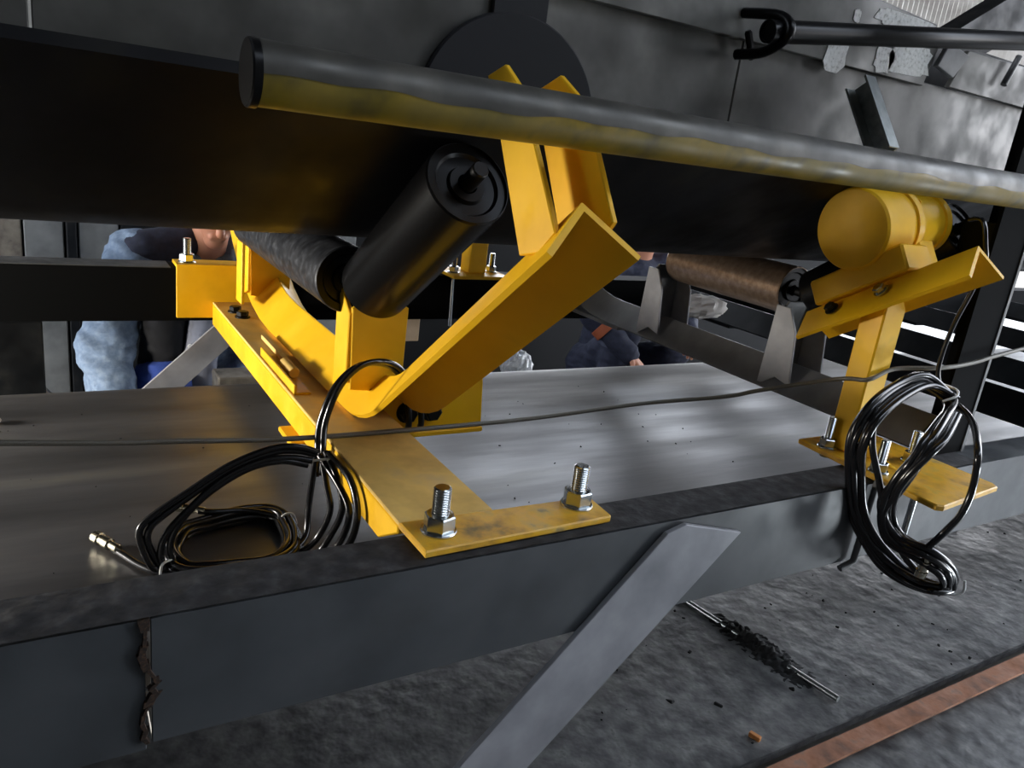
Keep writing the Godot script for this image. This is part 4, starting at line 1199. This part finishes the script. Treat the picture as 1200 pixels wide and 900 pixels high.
	l2.call([Vector3(1.06, 0.47, -0.03), Vector3(1.05, 0.472, 0.0), Vector3(1.045, 0.43, 0.02), Vector3(1.050, 0.40, 0.025), Vector3(1.042, 0.348, 0.022), Vector3(1.019, 0.284, 0.020), Vector3(1.009, 0.226, 0.020), Vector3(1.0, 0.184, 0.03), Vector3(0.994, 0.155, 0.06)], 0.0042)
	connector(v, Vector3(0.822, -0.062, 0.196), Vector3(0.012, -0.05, -0.01), 1.0)
	part("cable_tie", Geo.new().tube(spline([Vector3(0.945, 0.158, 0.08), Vector3(0.965, 0.17, 0.09), Vector3(0.995, 0.174, 0.072), Vector3(1.03, 0.168, 0.03)], 5), 0.0022, 8), M.tie, v, "white cable tie")
	part("cable_tie", Geo.new().tube(spline([Vector3(0.875, -0.155, 0.19), Vector3(0.905, -0.14, 0.225), Vector3(0.905, -0.115, 0.225)], 5), 0.0022, 8), M.tie, v, "white cable tie")

	# pull rope along the conveyor
	var rp := [Vector3(-1.5, 0.15, -0.33), Vector3(-0.48, 0.047, -0.33), Vector3(-0.274, 0.030, -0.33), Vector3(-0.101, 0.018, -0.33), Vector3(0.068, 0.016, -0.33), Vector3(0.232, 0.016, -0.33), Vector3(0.381, 0.019, -0.33), Vector3(0.60, 0.034, -0.32), Vector3(0.75, 0.068, -0.24), Vector3(0.80, 0.092, -0.20), Vector3(0.877, 0.148, -0.09), Vector3(0.880, 0.166, -0.03), Vector3(0.95, 0.185, -0.027), Vector3(1.02, 0.197, 0.015), Vector3(1.125, 0.205, 0.02), Vector3(1.304, 0.23, 0.02), Vector3(2.2, 0.34, 0.02)]
	single("pull_rope", Geo.new().tube(spline(rp, 6), 0.0042, 10), M.rope, "thin grey pull rope stretched across the yellow cross beam and round the yellow post", "rope")


# ---------------------------------------------------------------- small things
func details() -> void:
	single("plastic_scrap", lump(Vector3(-0.512, -0.143, -0.925), Vector3(0.010, 0.006, 0.016), 4, 0.3, 16), M.white_paint, "small white plastic scrap on the return belt at the left edge", "scrap")
	# steel rod half buried in dust on the deck
	var r := thing("steel_rod", "bright ended steel rod half buried in black dust on the deck", "rod", Vector3(0.9, -0.5, -0.13))
	part("rod", Geo.new().tube(PackedVector3Array([Vector3(0.872, -0.497, -0.36), Vector3(0.926, -0.492, 0.062)]), 0.0065, 14), M.galvanised, r)
	var nf := FastNoiseLite.new()
	nf.seed = 11
	nf.frequency = 9.0
	var heap := Geo.new().grid(90, 24, func(u: float, w: float) -> Vector3:
		var z := lerpf(-0.30, 0.02, u)
		var x := lerpf(0.84, 0.96, w) + 0.02 * u
		var e := sin(PI * u) * sin(PI * w)
		return Vector3(x, -0.5035 + 0.02 * e * maxf(0.0, 0.45 + nf.get_noise_2d(x * 6.0, z * 5.0)) + 0.002 * e + 0.017 * sin(PI * u) * exp(-pow((w - 0.40 - 0.08 * u) / 0.12, 2.0)) * (0.75 + 0.5 * nf.get_noise_1d(z * 9.0)), z), Vector3.UP)
	single("dust_heap", heap, M.coal, "low ridge of black coal dust along the steel rod on the deck", "dust", "", "stuff")
	var crumbs := Geo.new()
	for k in 170:
		var p := Vector3(rng.randf_range(0.3, 2.4), -0.5, rng.randf_range(-0.75, 0.1))
		var s := rng.randf_range(0.001, 0.0055) * (1.6 if rng.randf() < 0.12 else 0.8)
		crumbs.box(Transform3D(Basis(Vector3(rng.randf(), rng.randf(), 0.3).normalized(), rng.randf() * 6.0), p), Vector3(s * 2.0, s * 0.9, s * 1.4), s * 0.2)
	single("coal_crumbs", crumbs, M.coal, "small crumbs of coal scattered over the dusty deck", "coal", "", "stuff")
	var cr2 := Geo.new()
	for k in 90:
		var p := Vector3(rng.randf_range(-0.7, 1.0), -0.149, rng.randf_range(-1.0, -0.1))
		var s := rng.randf_range(0.0008, 0.0024)
		cr2.box(Transform3D(Basis(Vector3(rng.randf(), rng.randf(), 0.3).normalized(), rng.randf() * 6.0), p), Vector3(s * 2.0, s * 0.9, s * 1.4), s * 0.2)
	single("coal_crumbs", cr2, M.coal, "small crumbs of coal scattered over the return belt", "coal", "", "stuff")
	single("wood_chip", Geo.new().box(Transform3D(Basis(Vector3.UP, 0.3), Vector3(0.676, -0.494, 0.067)), Vector3(0.009, 0.01, 0.022), 0.001), M.wood_chip,
		"small orange brown wood chip lying on the deck near the rusty edge", "wood chip")
	# bags, rag and box beyond the belt
	single("plastic_bag", lump(Vector3(-0.47, -0.40, -1.62), Vector3(0.13, 0.12, 0.10), 3, 0.5), M.brown_bag, "crumpled brownish plastic bag beside the crouching worker at the left", "bag")
	single("plastic_bag", lump(Vector3(1.30, -0.40, -1.88), Vector3(0.09, 0.10, 0.08), 5, 0.5), M.plastic_bag, "crumpled silvery plastic bag beyond the return belt under the slanting yellow angle", "bag")
	single("cloth_rag", lump(Vector3(1.30, 0.10, -0.90), Vector3(0.10, 0.035, 0.06), 9, 0.2), M.rag, "white cloth rag lying under the copper coloured roller", "rag")
	single("storage_box", Geo.new().block(Vector3(0.0, -0.498, -1.52), Vector3(0.32, -0.24, -1.42), 0.004), M.wall_brown, "grey brown box standing below the far channel beside the crouching worker", "box")
	single("cardboard_sheet", Geo.new().box(Transform3D(Basis(Vector3(0, 0, 1), 0.0), Vector3(0.62, -0.13, -1.6)), Vector3(0.15, 0.12, 0.02), 0.002), M.cardboard, "beige cardboard sheet standing behind the far channel near the small yellow post", "cardboard")


# lamps added out of view to steer the light: foot, housing, panel, area light
func added_lamp(label: String, at: Vector3, look: Vector3, foot_y: float, size: Vector2, energy: float, glow: float, tint: Color) -> void:
	var z := look.normalized()
	var x := Vector3.UP.cross(z).normalized()
	var t := Transform3D(Basis(x, z.cross(x), z), at)
	var o := thing("added_lamp", label, "lamp", Vector3(at.x, foot_y, at.z))
	part("housing", Geo.new().box(t * Transform3D(Basis(), Vector3(0, 0, -0.03)), Vector3(size.x + 0.04, size.y + 0.04, 0.06), 0.01), M.yellow_worn, o)
	var top := at.y - size.y * 0.5 - 0.015
	var back := Vector3(at.x, 0, at.z) - Vector3(z.x, 0, z.z) * 0.03
	part("stand", Geo.new().block(Vector3(back.x - 0.09, foot_y, back.z - 0.09), Vector3(back.x + 0.09, foot_y + 0.015, back.z + 0.09), 0.004).block(Vector3(back.x - 0.015, foot_y + 0.01, back.z - 0.015), Vector3(back.x + 0.015, maxf(top, foot_y + 0.02), back.z + 0.015), 0.003), M.black_plastic, o)
	var face := StandardMaterial3D.new()
	face.resource_name = "lamp_face"
	face.albedo_color = Color(0.9, 0.9, 0.88)
	face.emission_enabled = true
	face.emission = tint
	face.emission_energy_multiplier = glow
	part("lamp_panel", Geo.new().box(t * Transform3D(Basis(), Vector3(0, 0, 0.002)), Vector3(size.x, size.y, 0.004), 0.001), face, o)
	var l := AreaLight3D.new()
	l.name = "lamp_light"
	l.area_size = size
	l.light_color = tint
	l.light_energy = energy
	l.area_range = 20.0
	l.shadow_enabled = true
	o.add_child(l)
	l.transform = Transform3D(t.basis * Basis(Vector3.UP, PI), t * Vector3(0, 0, 0.012) - o.position)
